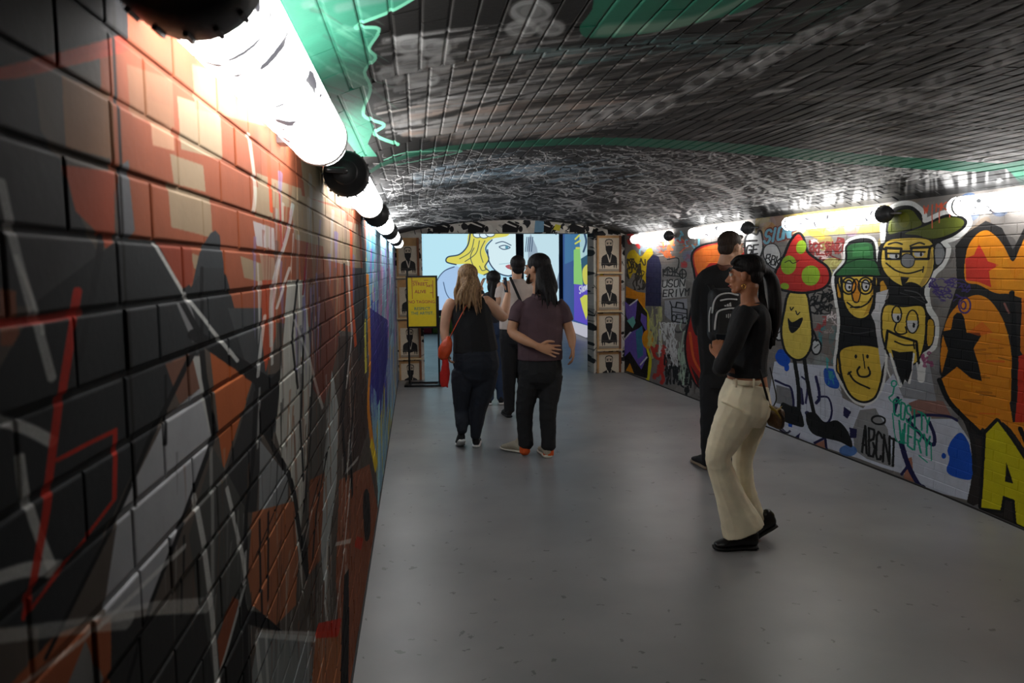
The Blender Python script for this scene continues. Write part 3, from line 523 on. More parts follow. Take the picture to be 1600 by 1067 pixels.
# orange letters with stars and the yellow A
RW.poly(z3((470, 300), (530, 230), (640, 160), (730, 200), (790, 320), (854, 200), (900, 200), (900, 1900), (740, 1500), (560, 1350), (460, 1180), (380, 1000), (390, 800), (440, 640), (480, 520)), (38, 36, 36), 1)
RW.poly(z3((525, 490), (530, 340), (575, 250), (640, 212), (700, 250), (745, 310), (790, 385), (830, 310), (860, 250), (900, 250), (900, 570), (760, 565), (690, 560), (600, 515)), OR2, 1, True); RW.poly(z3((600, 290), (625, 330), (650, 385), (712, 405), (655, 440), (670, 530), (600, 500), (530, 490), (525, 370), (575, 350)), (206, 56, 42))
RW.poly(z3((690, 330), (740, 330), (800, 500), (854, 420), (854, 560), (700, 560)), (226, 150, 30), .5)
RW.poly(z3((840, 590), (900, 580), (900, 1000), (830, 880)), (206, 110, 24)); RW.poly(z4((1490, 450), (1505, 300), (1512, 60), (1600, 30), (1600, 440)), (196, 50, 28)); ln(z3, [(745, 620), (768, 670)], 4, (190, 120, 110), .7)
RW.poly(z3((420, 720), (470, 640), (530, 590), (600, 572), (665, 605), (725, 690), (765, 800), (785, 950), (780, 1150), (690, 1330), (560, 1260), (450, 1150), (390, 980), (395, 840)), OR2, 1, True)
RW.poly(z4((1070, 190), (1100, 290), (1160, 370), (1290, 490), (1340, 430), (1400, 420), (1470, 480), (1545, 590), (1600, 640), (1600, 440), (1480, 440), (1460, 320), (1470, 60), (1300, 40)), OR2)
for _ in range(26):
    x, y = random.uniform(1490, 1570), random.uniform(520, 650); RW.stroke([(x, y), (x+random.uniform(14, 34), y+random.uniform(-2, 6))], random.uniform(1, 4), random.choice([(110, 70, 20), (160, 90, 20), (236, 160, 40), (230, 90, 30)]), .6)
RW.poly(z3((480, 670), (505, 672), (520, 705), (532, 782), (605, 782), (612, 800), (570, 870), (600, 960), (618, 1050), (560, 1035), (480, 970), (385, 1045), (430, 880), (395, 775), (445, 765), (460, 690)), (24, 24, 26)); RW.poly(z3((540, 780), (620, 720), (680, 780), (600, 800)), (230, 100, 30), .6)
ln(z4, [(1475, -300), (1490, 0), (1485, 320)], 10); ln(z4, [(1060, 200), (1120, 330), (1290, 500)], 9); ln(z4, [(1525, 480), (1560, 560)], 9)
RW.poly(z4((1230, 520), (1300, 540), (1330, 800), (1280, 960), (1600, 1110), (1600, 1000), (1420, 860), (1250, 920), (1215, 900), (1255, 700)), (48, 42, 40)); ln(z4, [(1215, 440), (1250, 560), (1260, 720)], 8, (36, 34, 34))
out(z4, [(1298, 930), (1312, 760), (1325, 505), (1392, 435), (1470, 540), (1560, 680), (1640, 800), (1640, 1090), (1500, 1022), (1488, 885), (1422, 862), (1408, 945)], (206, 194, 20), 5.5, 0, False); RW.poly(z4((1440, 668), (1482, 792), (1434, 780)), (24, 24, 22))
# tags over everything
text(RW, 'ABCNT', (1346, 706), 42, (11.4, 5), (22, 22, 24), 3.6, .02, 1.2); RW.ell(z4((708, 428))[0], (10.5, 6.5), (22, 22, 24), 1, .1, 1, 0, 3)
TEAL = (30, 160, 130)
RW.ell(z4((797, 218))[0], (4, 4.5), TEAL, 1, 0, 1, 0, 2.2); ln(z4, [(800, 235), (790, 280), (770, 300), (800, 330), (840, 310)], 2.2, TEAL); text(RW, 'COSITY', (1397, 648), 26, (9.6, 5.2), TEAL, 3, .02, 1); text(RW, 'WERY', (1405, 690), 32, (12.4, 6.5), TEAL, 3.2, .02, 1.2); ln(z4, [(790, 390), (810, 540), (870, 560)], 2, TEAL); ln(z4, [(1010, 560), (1012, 660)], 2, TEAL); ln(z4, [(940, 630), (990, 670)], 2, TEAL)
text(RW, 'WIMKS', (1443, 333), 11, (9.4, -1.6), (226, 96, 66), 2, .1, .8)
for x, l in ((342, 90), (382, 60), (440, 30)): ln(z3, [(x, 110), (x, 110+l)], 1.8, (222, 110, 84))
scribble(RW, 1452, 435, 1515, 470, 20, 2, (70, 54, 120), .9); RW.ell((1507, 477), (9, 12), (80, 54, 120), 1, 0, 1, 0, 3); RW.ell((1505, 477), (4, 6), (80, 54, 120), 1, 0, 1, 0, 2.4)
scribble(RW, 1440, 550, 1460, 575, 6, 4, (150, 70, 110), .8)
# the stretch of wall nearer than the picture shows
for _ in range(70):
    y, z = rng.uniform(3.0, 4.05), rng.uniform(.1, 2.0); Q = np.array([(y, z), (y+rng.uniform(-.3, .3), z+rng.uniform(-.3, .3))]); Q[:, 0] = np.minimum(Q[:, 0], 4.0)
    RW.rawstroke(Q, np.array([18., 10.]), random.choice([(206, 194, 20), (24, 24, 26), (222, 132, 22), (200, 60, 40), (60, 60, 64), (180, 184, 196)]), .8)
MAT_RIGHT = canvas_mat(RW, 'painted_brick_right', 'YZ', rough=.6, bump=.15, spec=.2)

# ================================================================== paint on the vault
class CeilCanvas(Canvas): pass
CW = Canvas('paint_vault', 1500, 1900, .9, 11.8, -.35, 3.7, (22, 21, 20), log=True, conv=lambda x, y: (lambda q: (q[1], q[0]))(onceil(x, y)))
CW.ps = staticmethod(lambda q: (q[0]**2/(1244*.55), q[0]/1244))
def sweep(n, x0, y0, x1, y1, la, lb, ta, tb, wa, wb, cols, a0, a1):
    for _ in range(n):
        x, y, l, t = random.uniform(x0, x1), random.uniform(y0, y1), random.uniform(la, lb), random.uniform(ta, tb)
        CW.stroke([(x, y), (x+l*.5, y+l*.5*t-random.uniform(0, 3)), (x+l, y+l*t)], random.uniform(wa, wb), random.choice(cols), random.uniform(a0, a1), soft=.9, w1=1.0, dry=.25)
GR = [(150, 150, 150), (180, 180, 180), (110, 108, 106), (150, 142, 134)]
sweep(260, 585, 60, 900, 215, 40, 220, -.22, -.05, 3, 9, GR, .3, .7); sweep(110, 620, 165, 900, 225, 60, 200, -.16, -.05, 2, 8, [(150, 132, 122), (140, 140, 140)], .35, .75)
sweep(240, 900, 20, 1650, 215, 60, 260, -.36, -.12, 3, 10, GR, .22, .6); sweep(170, 1250, 140, 1680, 255, 60, 240, -.1, .12, 2, 9, GR, .3, .7)
sweep(70, 1300, 20, 1650, 130, 80, 260, -.3, -.15, 4, 9, [(170, 170, 170), (140, 140, 140)], .3, .6); sweep(120, 640, -20, 1650, 215, 80, 240, -.3, -.1, 4, 10, [(14, 13, 12), (20, 19, 18)], .3, .7)
CW.poly([(905, 45), (925, 15), (960, -60), (1260, -60), (1180, 8), (1100, 34), (1010, 52), (930, 62)], (34, 112, 88), 1, True); CW.stroke([(940, 48), (1040, 40), (1120, 20), (1200, -20)], 16, (150, 172, 152), .7, soft=.9); CW.stroke([(910, 68), (1040, 62), (1160, 30), (1240, -10)], 12, (16, 16, 16), .9, soft=.6); CW.poly([(1060, -60), (1260, -60), (1180, -12), (1090, -6)], (20, 24, 22), .9, True)
sweep(40, 780, 60, 1150, 100, 80, 200, -.14, -.06, 2, 7, [(70, 120, 120), (120, 150, 150), (90, 110, 112)], .25, .55); sweep(16, 1150, 20, 1300, 70, 60, 140, -.4, -.25, 3, 8, [(50, 110, 96)], .3, .5)
CW.poly([(300, -60), (680, -60), (645, 0), (560, 40), (592, 46), (577, 74), (587, 90), (570, 112), (579, 140), (569, 178), (585, 200), (575, 225), (590, 245), (560, 245), (500, 160)], (52, 128, 104))
sweep(30, 480, 10, 560, 200, 30, 80, .2, .8, 3, 10, [(110, 180, 150), (60, 60, 60), (150, 200, 180)], .15, .4)
CW.stroke([(660, -10), (612, 18), (555, 42), (592, 46), (577, 75), (587, 90), (570, 112), (579, 139), (568, 180), (600, 195), (585, 210), (622, 226)], 5, (118, 206, 172), .95)
for c_, r_ in [((640, 70), (24, 15)), ((680, 76), (24, 14)), ((640, 100), (26, 13)), ((690, 100), (20, 11)), ((610, 118), (20, 12)), ((660, 124), (26, 10)), ((830, 18), (34, 18)), ((815, 45), (26, 12)), ((860, 45), (22, 12))]:
    [CW.ell(c_, (r_[0]*q, r_[1]*q), (170, 172, 172), .24) for q in (1.1, .95, .75, .5)]; CW.ell(c_, (r_[0]*.85, r_[1]*.85), (206, 208, 208), .45, 0, 1, .95, 8)
for c_, r_ in [((930, 182), (24, 9)), ((965, 176), (20, 9)), ((1000, 172), (20, 10)), ((1030, 165), (24, 12)), ((1092, 128), (24, 12)), ((1138, 108), (20, 11)), ((1176, 108), (18, 12)), ((1196, 88), (22, 13)), ((1218, 84), (20, 11)), ((1262, 60), (22, 13)), ((1280, 52), (20, 12)), ((1328, 40), (22, 13)), ((1376, 14), (26, 14)), ((1468, 125), (22, 12)), ((1494, 148), (20, 11)), ((1558, 100), (20, 12)), ((1572, 68), (20, 12)), ((1410, 160), (20, 11)), ((1456, 166), (18, 10)), ((1380, 156), (18, 9))]:
    [CW.ell(c_, (r_[0]*q, r_[1]*q), (150, 150, 150), .2, -.35) for q in (1.1, .95, .8)]; CW.ell(c_, (r_[0]*.9, r_[1]*.9), (206, 206, 206), .4, -.35, 1, .95, 8); CW.ell(c_, (r_[0]*.4, r_[1]*.4), (40, 40, 40), .4, -.35)
for pp in ([(1230, 130), (1270, 115), (1312, 96)], [(1190, 146), (1236, 140)], [(1348, 74), (1362, 70)], [(1280, 192), (1296, 188)], [(1322, 192), (1360, 180), (1398, 172)]): CW.stroke(pp, 12, (190, 190, 190), .8, soft=.9, w1=4)
# beyond the green line: crowded white drawing
CW.poly([(570, 262), (590, 258), (640, 241), (700, 231), (950, 220), (1150, 231), (1350, 249), (1600, 266), (1800, 290), (1700, 330), (1400, 330), (1000, 368), (800, 348), (620, 372), (590, 330)], (50, 50, 51))
sweep(420, 600, 258, 1500, 356, 30, 170, -.16, .08, 1.5, 6, [(150, 150, 152), (110, 110, 112), (190, 190, 190), (30, 30, 30), (22, 22, 22)], .25, .7); sweep(30, 640, 262, 900, 300, 60, 160, -.2, -.1, 3, 7, [(150, 180, 200)], .3, .6)
for _ in range(2300):
    x = random.uniform(600, 1600); y = random.uniform(230+abs(x-950)/650*30, 352 if x < 1000 else 352-(x-1000)*.05); l = random.uniform(5, 20); pp = [(x, y)]; an = random.uniform(0, 6.28)
    for k in range(random.randint(2, 4)): an += random.uniform(-1.4, 1.4); pp.append((pp[-1][0]+math.cos(an)*l, pp[-1][1]+math.sin(an)*l*.28))
    if onceil(*pp[-1])[0] > RX(8)-.02: continue
    CW.stroke(pp, random.uniform(.5, 1.3), random.choice([(206, 206, 206), (170, 170, 170), (226, 226, 226), (16, 16, 16)]), random.uniform(.5, .95))
for pp in ([(1150, 300), (1180, 285), (1220, 300), (1290, 296)], [(1270, 285), (1296, 316), (1302, 290)], [(1440, 250), (1490, 270), (1505, 295), (1470, 285)], [(1330, 262), (1370, 268), (1420, 252)], [(1345, 262), (1400, 272), (1450, 262)], [(1000, 300), (1060, 280), (1120, 290), (1160, 310)], [(1310, 300), (1330, 288), (1370, 296), (1330, 312)]): CW.stroke(pp, 2.4, (200, 200, 200), .85)
CW.stroke([(575, 272), (596, 258), (640, 243), (700, 232), (820, 225), (950, 221), (1150, 232), (1350, 250), (1600, 268), (1800, 290)], 4.6, (30, 104, 80), 1, w1=14); CW.stroke([(600, 250), (640, 238), (720, 236), (690, 244), (620, 258)], 2, (120, 200, 170), .9)
# nearer than the picture shows: the same dark sweeps go on
for _ in range(160):
    y, x = rng.uniform(.9, 1.7), rng.uniform(-.2, 3.5); CW.rawstroke(np.array([(y, x), (y+rng.uniform(-.15, .15), x+rng.uniform(.1, .5))]), np.array([6., 3.]), random.choice(GR+[(50, 130, 104)]), .3, .9)
for j in range(CW.W):      # the drawing stops short of the two springing lines
    for lim, sg in ((RX(CW.u[j])-.10, 1), (XL+.05, -1)):
        k = np.clip((CW.v-lim)*sg/.06, 0, 1)[:, None]*(.85 if sg > 0 else .6); CW.img[:, j] += (np.array((.17, .17, .17), np.float32)-CW.img[:, j])*k.astype(np.float32)*(1 if CW.u[j] > 4.2 or sg > 0 else 0)
MAT_CEIL = canvas_mat(CW, 'painted_brick_vault', 'YX', rough=.65, bump=.12, spec=.2)

# ================================================================== the shell of the tunnel
BH, BL, JOINT, REC = .0674, .2195, .0058, .0025      # brick module, joint width, recess of the joints
YB0, YB1 = -2.6, 11.9                              # where the tunnel starts behind the camera and ends
# floor: painted concrete with scuffs
def floor_mat():
    M = bpy.data.materials.new('grey_floor_paint'); M.use_nodes = True; nt = M.node_tree; N = nt.nodes; Lk = nt.links; b = N['Principled BSDF']
    g = N.new('ShaderNodeNewGeometry')
    n1 = N.new('ShaderNodeTexNoise'); n1.inputs['Scale'].default_value = 1.3; n1.inputs['Detail'].default_value = 6; Lk.new(g.outputs['Position'], n1.inputs['Vector'])
    r1 = N.new('ShaderNodeValToRGB'); r1.color_ramp.elements[0].color = (*srgb((116, 116, 117)), 1); r1.color_ramp.elements[1].color = (*srgb((132, 131, 131)), 1); r1.color_ramp.elements[0].position = .35; r1.color_ramp.elements[1].position = .65; Lk.new(n1.outputs['Fac'], r1.inputs[0])
    # scattered scuffs: small ragged dots in some cells only
    vo = N.new('ShaderNodeTexVoronoi'); vo.voronoi_dimensions = '2D'; vo.inputs['Scale'].default_value = 4.2; vo.inputs['Randomness'].default_value = 1.0
    nz = N.new('ShaderNodeTexNoise'); nz.inputs['Scale'].default_value = 22; nz.inputs['Detail'].default_value = 5; Lk.new(g.outputs['Position'], nz.inputs['Vector'])
    ad = N.new('ShaderNodeMix'); ad.data_type = 'VECTOR'; ad.inputs[0].default_value = .09; Lk.new(g.outputs['Position'], ad.inputs[4]); Lk.new(nz.outputs['Color'], ad.inputs[5])
    Lk.new(ad.outputs[1], vo.inputs['Vector'])
    d = N.new('ShaderNodeMath'); d.operation = 'LESS_THAN'; d.inputs[1].default_value = .052; Lk.new(vo.outputs['Distance'], d.inputs[0])
    sc = N.new('ShaderNodeSeparateColor'); Lk.new(vo.outputs['Color'], sc.inputs[0])
    t = N.new('ShaderNodeMath'); t.operation = 'GREATER_THAN'; t.inputs[1].default_value = .68; Lk.new(sc.outputs[0], t.inputs[0])
    mu = N.new('ShaderNodeMath'); mu.operation = 'MULTIPLY'; Lk.new(d.outputs[0], mu.inputs[0]); Lk.new(t.outputs[0], mu.inputs[1])
    v2 = N.new('ShaderNodeTexVoronoi'); v2.voronoi_dimensions = '2D'; v2.inputs['Scale'].default_value = 9.0; Lk.new(ad.outputs[1], v2.inputs['Vector'])
    d2 = N.new('ShaderNodeMath'); d2.operation = 'LESS_THAN'; d2.inputs[1].default_value = .07; Lk.new(v2.outputs['Distance'], d2.inputs[0])
    s2 = N.new('ShaderNodeSeparateColor'); Lk.new(v2.outputs['Color'], s2.inputs[0]); t2 = N.new('ShaderNodeMath'); t2.operation = 'GREATER_THAN'; t2.inputs[1].default_value = .8; Lk.new(s2.outputs[1], t2.inputs[0])
    u2 = N.new('ShaderNodeMath'); u2.operation = 'MULTIPLY'; Lk.new(d2.outputs[0], u2.inputs[0]); Lk.new(t2.outputs[0], u2.inputs[1])
    mm = N.new('ShaderNodeMath'); mm.operation = 'MAXIMUM'; Lk.new(mu.outputs[0], mm.inputs[0]); Lk.new(u2.outputs[0], mm.inputs[1])
    m2 = N.new('ShaderNodeMath'); m2.operation = 'MULTIPLY'; m2.inputs[1].default_value = .6; Lk.new(mm.outputs[0], m2.inputs[0])
    mx = N.new('ShaderNodeMix'); mx.data_type = 'RGBA'; Lk.new(m2.outputs[0], mx.inputs[0]); Lk.new(r1.outputs[0], mx.inputs[6]); mx.inputs[7].default_value = (*srgb((52, 50, 50)), 1)
    Lk.new(mx.outputs[2], b.inputs['Base Color'])
    n3 = N.new('ShaderNodeTexNoise'); n3.inputs['Scale'].default_value = 3; n3.inputs['Detail'].default_value = 8; Lk.new(g.outputs['Position'], n3.inputs['Vector'])
    mr = N.new('ShaderNodeMapRange'); mr.inputs[3].default_value = .3; mr.inputs[4].default_value = .46; Lk.new(n3.outputs['Fac'], mr.inputs[0]); Lk.new(mr.outputs[0], b.inputs['Roughness'])
    n4 = N.new('ShaderNodeTexNoise'); n4.inputs['Scale'].default_value = 140; Lk.new(g.outputs['Position'], n4.inputs['Vector'])
    bp = N.new('ShaderNodeBump'); bp.inputs['Strength'].default_value = .08; bp.inputs['Distance'].default_value = .004; Lk.new(n4.outputs['Fac'], bp.inputs['Height']); Lk.new(bp.outputs[0], b.inputs['Normal'])
    return M
M_FLOOR = floor_mat()
fl = MB().box((1.0, 8.7, -.1), (6.0, 11.6, .1)).build('floor', M_FLOOR, None, False); tag(fl, 'grey painted concrete floor with small dark scuffs', None, None, 'structure')

def brick_mesh(c1, d1, ends=True):
    L, H = (BL-JOINT)/2, (BH-JOINT)/2; V = []; F = []
    for i_, d in ((0, -.012), (0, -d1), (c1*.45, -d1*.3), (c1, 0)):
        x_ = i_ if ends else 0.0; V += [(-L+x_, -H+i_, d), (L-x_, -H+i_, d), (L-x_, H-i_, d), (-L+x_, H-i_, d)]
    for r_ in range(3):
        for i in range(4): k = (i+1) % 4; F.append((r_*4+i, r_*4+k, r_*4+4+k, r_*4+4+i))
    F.append((12, 13, 14, 15))
    return V, F
BV, BF = brick_mesh(.0032, .0013); VV_, VF_ = brick_mesh(.005, .003, False)
def lay(parent, surf, spans, material, n_single=300, ju=JOINT, BV=BV, BF=BF):
    """bricks on a surface: the largest in the picture as single objects, the rest as one field"""
    items = []; BVn = np.array(BV)
    for (u0, u1, v0, v1) in spans:
        c, tu, tv, nn = surf((u0+u1)/2, (v0+v1)/2)
        A = 0.0
        if (c-CAM)@cf > .1:
            q = [proj(c+tu*a*(u1-u0)/2+tv*b_*(v1-v0)/2) for a, b_ in ((-1, -1), (1, -1), (1, 1), (-1, 1))]
            if min(x[2] for x in q) > .15:
                mx_, my_ = np.mean([x[0] for x in q]), np.mean([x[1] for x in q])
                if -60 < mx_ < 1660 and -60 < my_ < 1120:
                    A = .5*abs(sum(q[i][0]*q[(i+1) % 4][1]-q[(i+1) % 4][0]*q[i][1] for i in range(4)))
        items.append((A, u0, u1, v0, v1, c, tu, tv, nn))
    items.sort(key=lambda x: -x[0])
    me = bpy.data.meshes.new('brick'); me.from_pydata(BV, [], BF); me.materials.append(material)
    fv, ff = [], []
    for k, (A, u0, u1, v0, v1, c, tu, tv, nn) in enumerate(items):
        sx = (u1-u0-ju)/(BL-JOINT); sy = (v1-v0-JOINT)/(BH-JOINT); pr = rng.uniform(-.0012, .0012)
        if sx <= .02: continue
        if k < n_single and A > 0:
            o = bpy.data.objects.new('brick', me); col.objects.link(o)
            M = Matrix(((tu[0]*sx, tv[0]*sy, nn[0], c[0]+nn[0]*pr), (tu[1]*sx, tv[1]*sy, nn[1], c[1]+nn[1]*pr), (tu[2]*sx, tv[2]*sy, nn[2], c[2]+nn[2]*pr), (0, 0, 0, 1)))
            o.parent = parent; o.matrix_world = M
        else:
            n = len(fv); fv += list(c+np.outer(BVn[:, 0]*sx, tu)+np.outer(BVn[:, 1]*sy, tv)+np.outer(BVn[:, 2]+pr, nn)); ff += [tuple(i+n for i in f) for f in BF]
    o = mesh_obj('brick_field', fv, ff, material, parent); o['kind'] = 'stuff'
def grid(name, surf, us, vs, material, off):
    V = [surf(u, v)[0]-surf(u, v)[3]*off for u in us for v in vs]; n = len(vs)
    F = [(i*n+j, i*n+j+1, (i+1)*n+j+1, (i+1)*n+j) for i in range(len(us)-1) for j in range(n-1)]
    return mesh_obj(name, V, F, material)
def courses(v0, v1, vph, u0, u1, uph, seams=(), vmod=BH, shift=None):
    out_ = []; k0 = int(math.floor((v0-vph)/vmod)); k = k0
    while vph+k*vmod < v1-.01:
        a, b = max(v0, vph+k*vmod), min(v1, vph+(k+1)*vmod)
        o = uph+(BL/2 if k % 2 else 0.0); j = int(math.floor((u0-o)/BL))
        while o+j*BL < u1:
            e, f = max(u0, o+j*BL), min(u1, o+(j+1)*BL)
            cuts = [e]+[s_ for s_ in seams if e+.012 < s_ < f-.012]+[f]
            for x, y in zip(cuts[:-1], cuts[1:]):
                if y-x > .02 and b-a > .02: out_.append((x, y, a, b))
            j += 1
        k += 1
    return out_
X3, Y3, Z3 = np.array([1.0, 0, 0]), np.array([0, 1.0, 0]), np.array([0, 0, 1.0])
# left wall
def s_left(u, v): return np.array([XL, u, v]), Y3, Z3, X3
wl = grid('wall_left', s_left, [YB0, 0, 3, 6, 9, YB1], [0, 1.05, SPRING+.08], MAT_LEFT, REC); tag(wl, 'left brick wall painted with orange, grey and black graffiti', None, None, 'structure')
lay(wl, s_left, courses(0.0, SPRING, 1.786, -.3, 11.42, .716, (.835, 2.06, 3.28, 4.5, 5.7, 6.9, 8.1, 9.3)), MAT_LEFT)
# right wall, which bends gently inwards
def s_right(u, v):
    dx = (RX(u+.05)-RX(u-.05))/.1; t = np.array([dx, 1.0, 0]); t /= np.linalg.norm(t)
    return np.array([RX(u), u, v]), -t, Z3, np.cross(-t, Z3)
us = [YB0]+[4.4+.1*i for i in range(12)]+[6.5, 8, 10, YB1]
wr = grid('wall_right', s_right, us, [0, 1.05, SPRING+.08], MAT_RIGHT, REC); tag(wr, 'right brick wall covered with cartoon faces and tags', None, None, 'structure')
lay(wr, s_right, courses(0.0, SPRING, .02, 2.2, 11.72, .05), MAT_RIGHT)
# vault
NV = 61
def s_vault(u, v):
    """u runs along the tunnel, v is the share of the arc (0 left, 1 right)"""
    xr = RX(min(u, 11.7)); f = lambda s_: np.array([XL+(xr-XL)*s_, u, arch(XL+(xr-XL)*s_, u)])
    ang = math.pi*(1-v); s_ = .5+.5*math.copysign(abs(math.cos(ang))**.82, math.cos(ang)); s_ = .55*s_+.45*v
    e = .004; g = lambda vv: f(.55*(.5+.5*math.copysign(abs(math.cos(math.pi*(1-vv)))**.82, math.cos(math.pi*(1-vv))))+.45*vv)
    p = f(s_); t = g(min(1, v+e))-g(max(0, v-e)); t /= np.linalg.norm(t)
    return p, Y3, t, np.cross(Y3, t)
def arc_table(u):
    vv = np.linspace(0, 1, 161); pp = np.array([s_vault(u, v)[0] for v in vv]); L = np.concatenate([[0], np.cumsum(np.linalg.norm(np.diff(pp, axis=0), axis=1))]); return vv, L
us = [YB0, -1, .5]+[1.0+.25*i for i in range(45)]
cl = grid('ceiling', s_vault, us, list(np.linspace(0, 1, 49)), MAT_CEIL, .005); tag(cl, 'low vaulted brick ceiling painted black, grey and green', None, None, 'structure')
cl.data.polygons.foreach_set('use_smooth', [True]*len(cl.data.polygons))
spans = []; panels = [0.7, 2.35, 3.6, 4.8, 6.0, 7.2, 8.4, 9.6, 11.4]; vv, LL = arc_table(4.0); TOT = LL[-1]
for pi, (pa, pb) in enumerate(zip(panels[:-1], panels[1:])):
    sh = (.0, .03, .012, .04, .02, .05, .0, .03)[pi]
    for k in range(-1, int(TOT/BH)+1):
        a, b = k*BH+sh, (k+1)*BH+sh; a, b = max(.0, a), min(TOT, b)
        if b-a < .025: continue
        o = pa-(BL/2 if k % 2 else 0.0)
        while o < pb-.02:
            e, f = max(pa, o), min(pb, o+BL)
            if f-e > .02: spans.append((e, f, a, b))
            o += BL
def s_vault_arc(u, L): return s_vault(u, float(np.interp(L, LL, vv)))
lay(cl, s_vault_arc, spans, MAT_CEIL, 300, .0006, VV_, VF_)
# unseen end wall, added behind the camera to stop light leaking in
wb = MB().box((1.65, YB0-.05, 1.15), (2.2, .05, 1.2)).build('wall_back_blocker', mat('dark_plaster', (70, 68, 66), .8, var=.1), None, False); tag(wb, 'plain dark wall added behind the viewer to block stray light', None, None, 'structure')
for nm, xx in (('baseboard_left', XL+.004), ('baseboard_right', None)):
    q = MB()
    if xx is not None: q.box((XL+.003, 5.6, .006), (.004, 5.8, .006))
    else:
        ys = [2.2, 4.6, 5.0, 5.4, 8, 11.7]
        for a, b in zip(ys[:-1], ys[1:]):
            p0, p1 = np.array([RX(a)-.003, a, .006]), np.array([RX(b)-.003, b, .006]); dd = p1-p0; L = np.linalg.norm(dd); dd /= L
            q.box((p0+p1)/2, (.004, L/2, .006), np.array([np.cross(dd, Z3), dd, Z3]).T)
    tag(q.build(nm, mat('dark_joint', (40, 38, 38), .8), None, False), 'thin dark joint strip along the foot of the wall', None, None, 'structure')

# ================================================================== far wall with posters, and the projection room behind it
def paper_canvas():
    cv = Canvas('pasted_paper', 1400, 900, XL, 3.4, 0, 2.4, (196, 190, 180)); cv.ps = staticmethod(lambda q: (.001, .001))
    for _ in range(900):
        x, y, s_ = rng.uniform(XL, 3.3), rng.uniform(0, 2.35), rng.uniform(.02, .1); k = rng.random()
        c_ = random.choice([(28, 27, 28), (28, 27, 28), (206, 200, 190), (214, 208, 198), (150, 146, 140), (40, 40, 42)])
        if k > .985: c_ = random.choice([(196, 180, 40), (110, 150, 180)])
        n = random.randint(5, 8); Q = np.array([(x+s_*random.uniform(.4, 1)*math.cos(6.28*i/n), y+s_*random.uniform(.4, 1)*math.sin(6.28*i/n)) for i in range(n)]); cv.rawpoly(Q, c_)
    for _ in range(500):
        x, y = rng.uniform(XL, 3.3), rng.uniform(0, 2.35); cv.rawstroke(np.array([(x, y), (x+rng.uniform(-.06, .06), y+rng.uniform(-.06, .06))]), np.array([5., 3.]), random.choice([(24, 24, 26), (210, 206, 198)]))
    # the lintel repeats one pasted figure: dark suit, pale head lying on its side
    for k in range(5):
        x = .25+k*.5; cv.rawpoly(np.array([(x, 2.1), (x+.22, 2.1), (x+.26, 2.2), (x+.1, 2.27), (x, 2.2)]), (26, 25, 26)); t = np.linspace(0, 6.28, 16)
        cv.rawpoly(np.array([(x+.3+.06*math.cos(a), 2.16+.06*math.sin(a)) for a in t]), (208, 202, 192)); cv.rawpoly(np.array([(x+.27+.03*math.cos(a), 2.15+.045*math.sin(a)) for a in t]), (30, 29, 30)); cv.rawstroke(np.array([(x+.05, 2.24), (x+.2, 2.18)]), np.array([12., 8.]), (206, 200, 192))
    cv.rawpoly(np.array([(1.72, 2.1), (1.86, 2.1), (1.87, 2.3), (1.74, 2.3)]), (110, 150, 176)); cv.rawpoly(np.array([(2.0, 2.14), (2.1, 2.12), (2.12, 2.2), (2.04, 2.22)]), (196, 188, 60))
    return cv
M_PAPER = canvas_mat(paper_canvas(), 'pasted_poster_paper', 'XZ', rough=.8, bump=.1)
ER = math.atan(.07); ed = np.array([math.cos(ER), math.sin(ER), 0]); en = np.array([math.sin(ER), -math.cos(ER), 0])     # along the far wall, towards the viewer
ERM = np.array([ed, -en, Z3]).T
def eP(x, z, off=0.0):
    return np.array([x, end_y(x), z])+en*off
PIL = {'l': (XL-.02, .09), 'r': (2.615, 3.12)}
for key, (xa, xb) in PIL.items():
    c = eP((xa+xb)/2, 1.1, -.17)
    o = MB().box(c, ((xb-xa)/2, .17, 1.12), ERM).build('wall_far_left' if key == 'l' else 'wall_far_right', M_PAPER, None, False); tag(o, 'narrow pier of the far wall pasted with printed paper', None, None, 'structure')
q = MB()
zs = []
N_ = 24; V = []; F = []
for i in range(N_+1):
    x = XL+(3.09-XL)*i/N_; zt = arch(x, 11.6)+.03
    for off in (0.0, -.3):
        p = eP(x, 0, off); V += [(p[0], p[1], 2.1 - .004*i/N_*4), (p[0], p[1], max(zt, 2.12))]
for i in range(N_):
    a, b = i*4, (i+1)*4; F += [(a, b, b+1, a+1), (a+2, a+3, b+3, b+2), (a, a+2, b+2, b), (a+1, b+1, b+3, a+3)]
F += [(0, 1, 3, 2), (N_*4, N_*4+2, N_*4+3, N_*4+1)]
o = mesh_obj('wall_far_lintel', V, F, M_PAPER); tag(o, 'shallow lintel of the far wall pasted with black and white prints', None, None, 'structure')
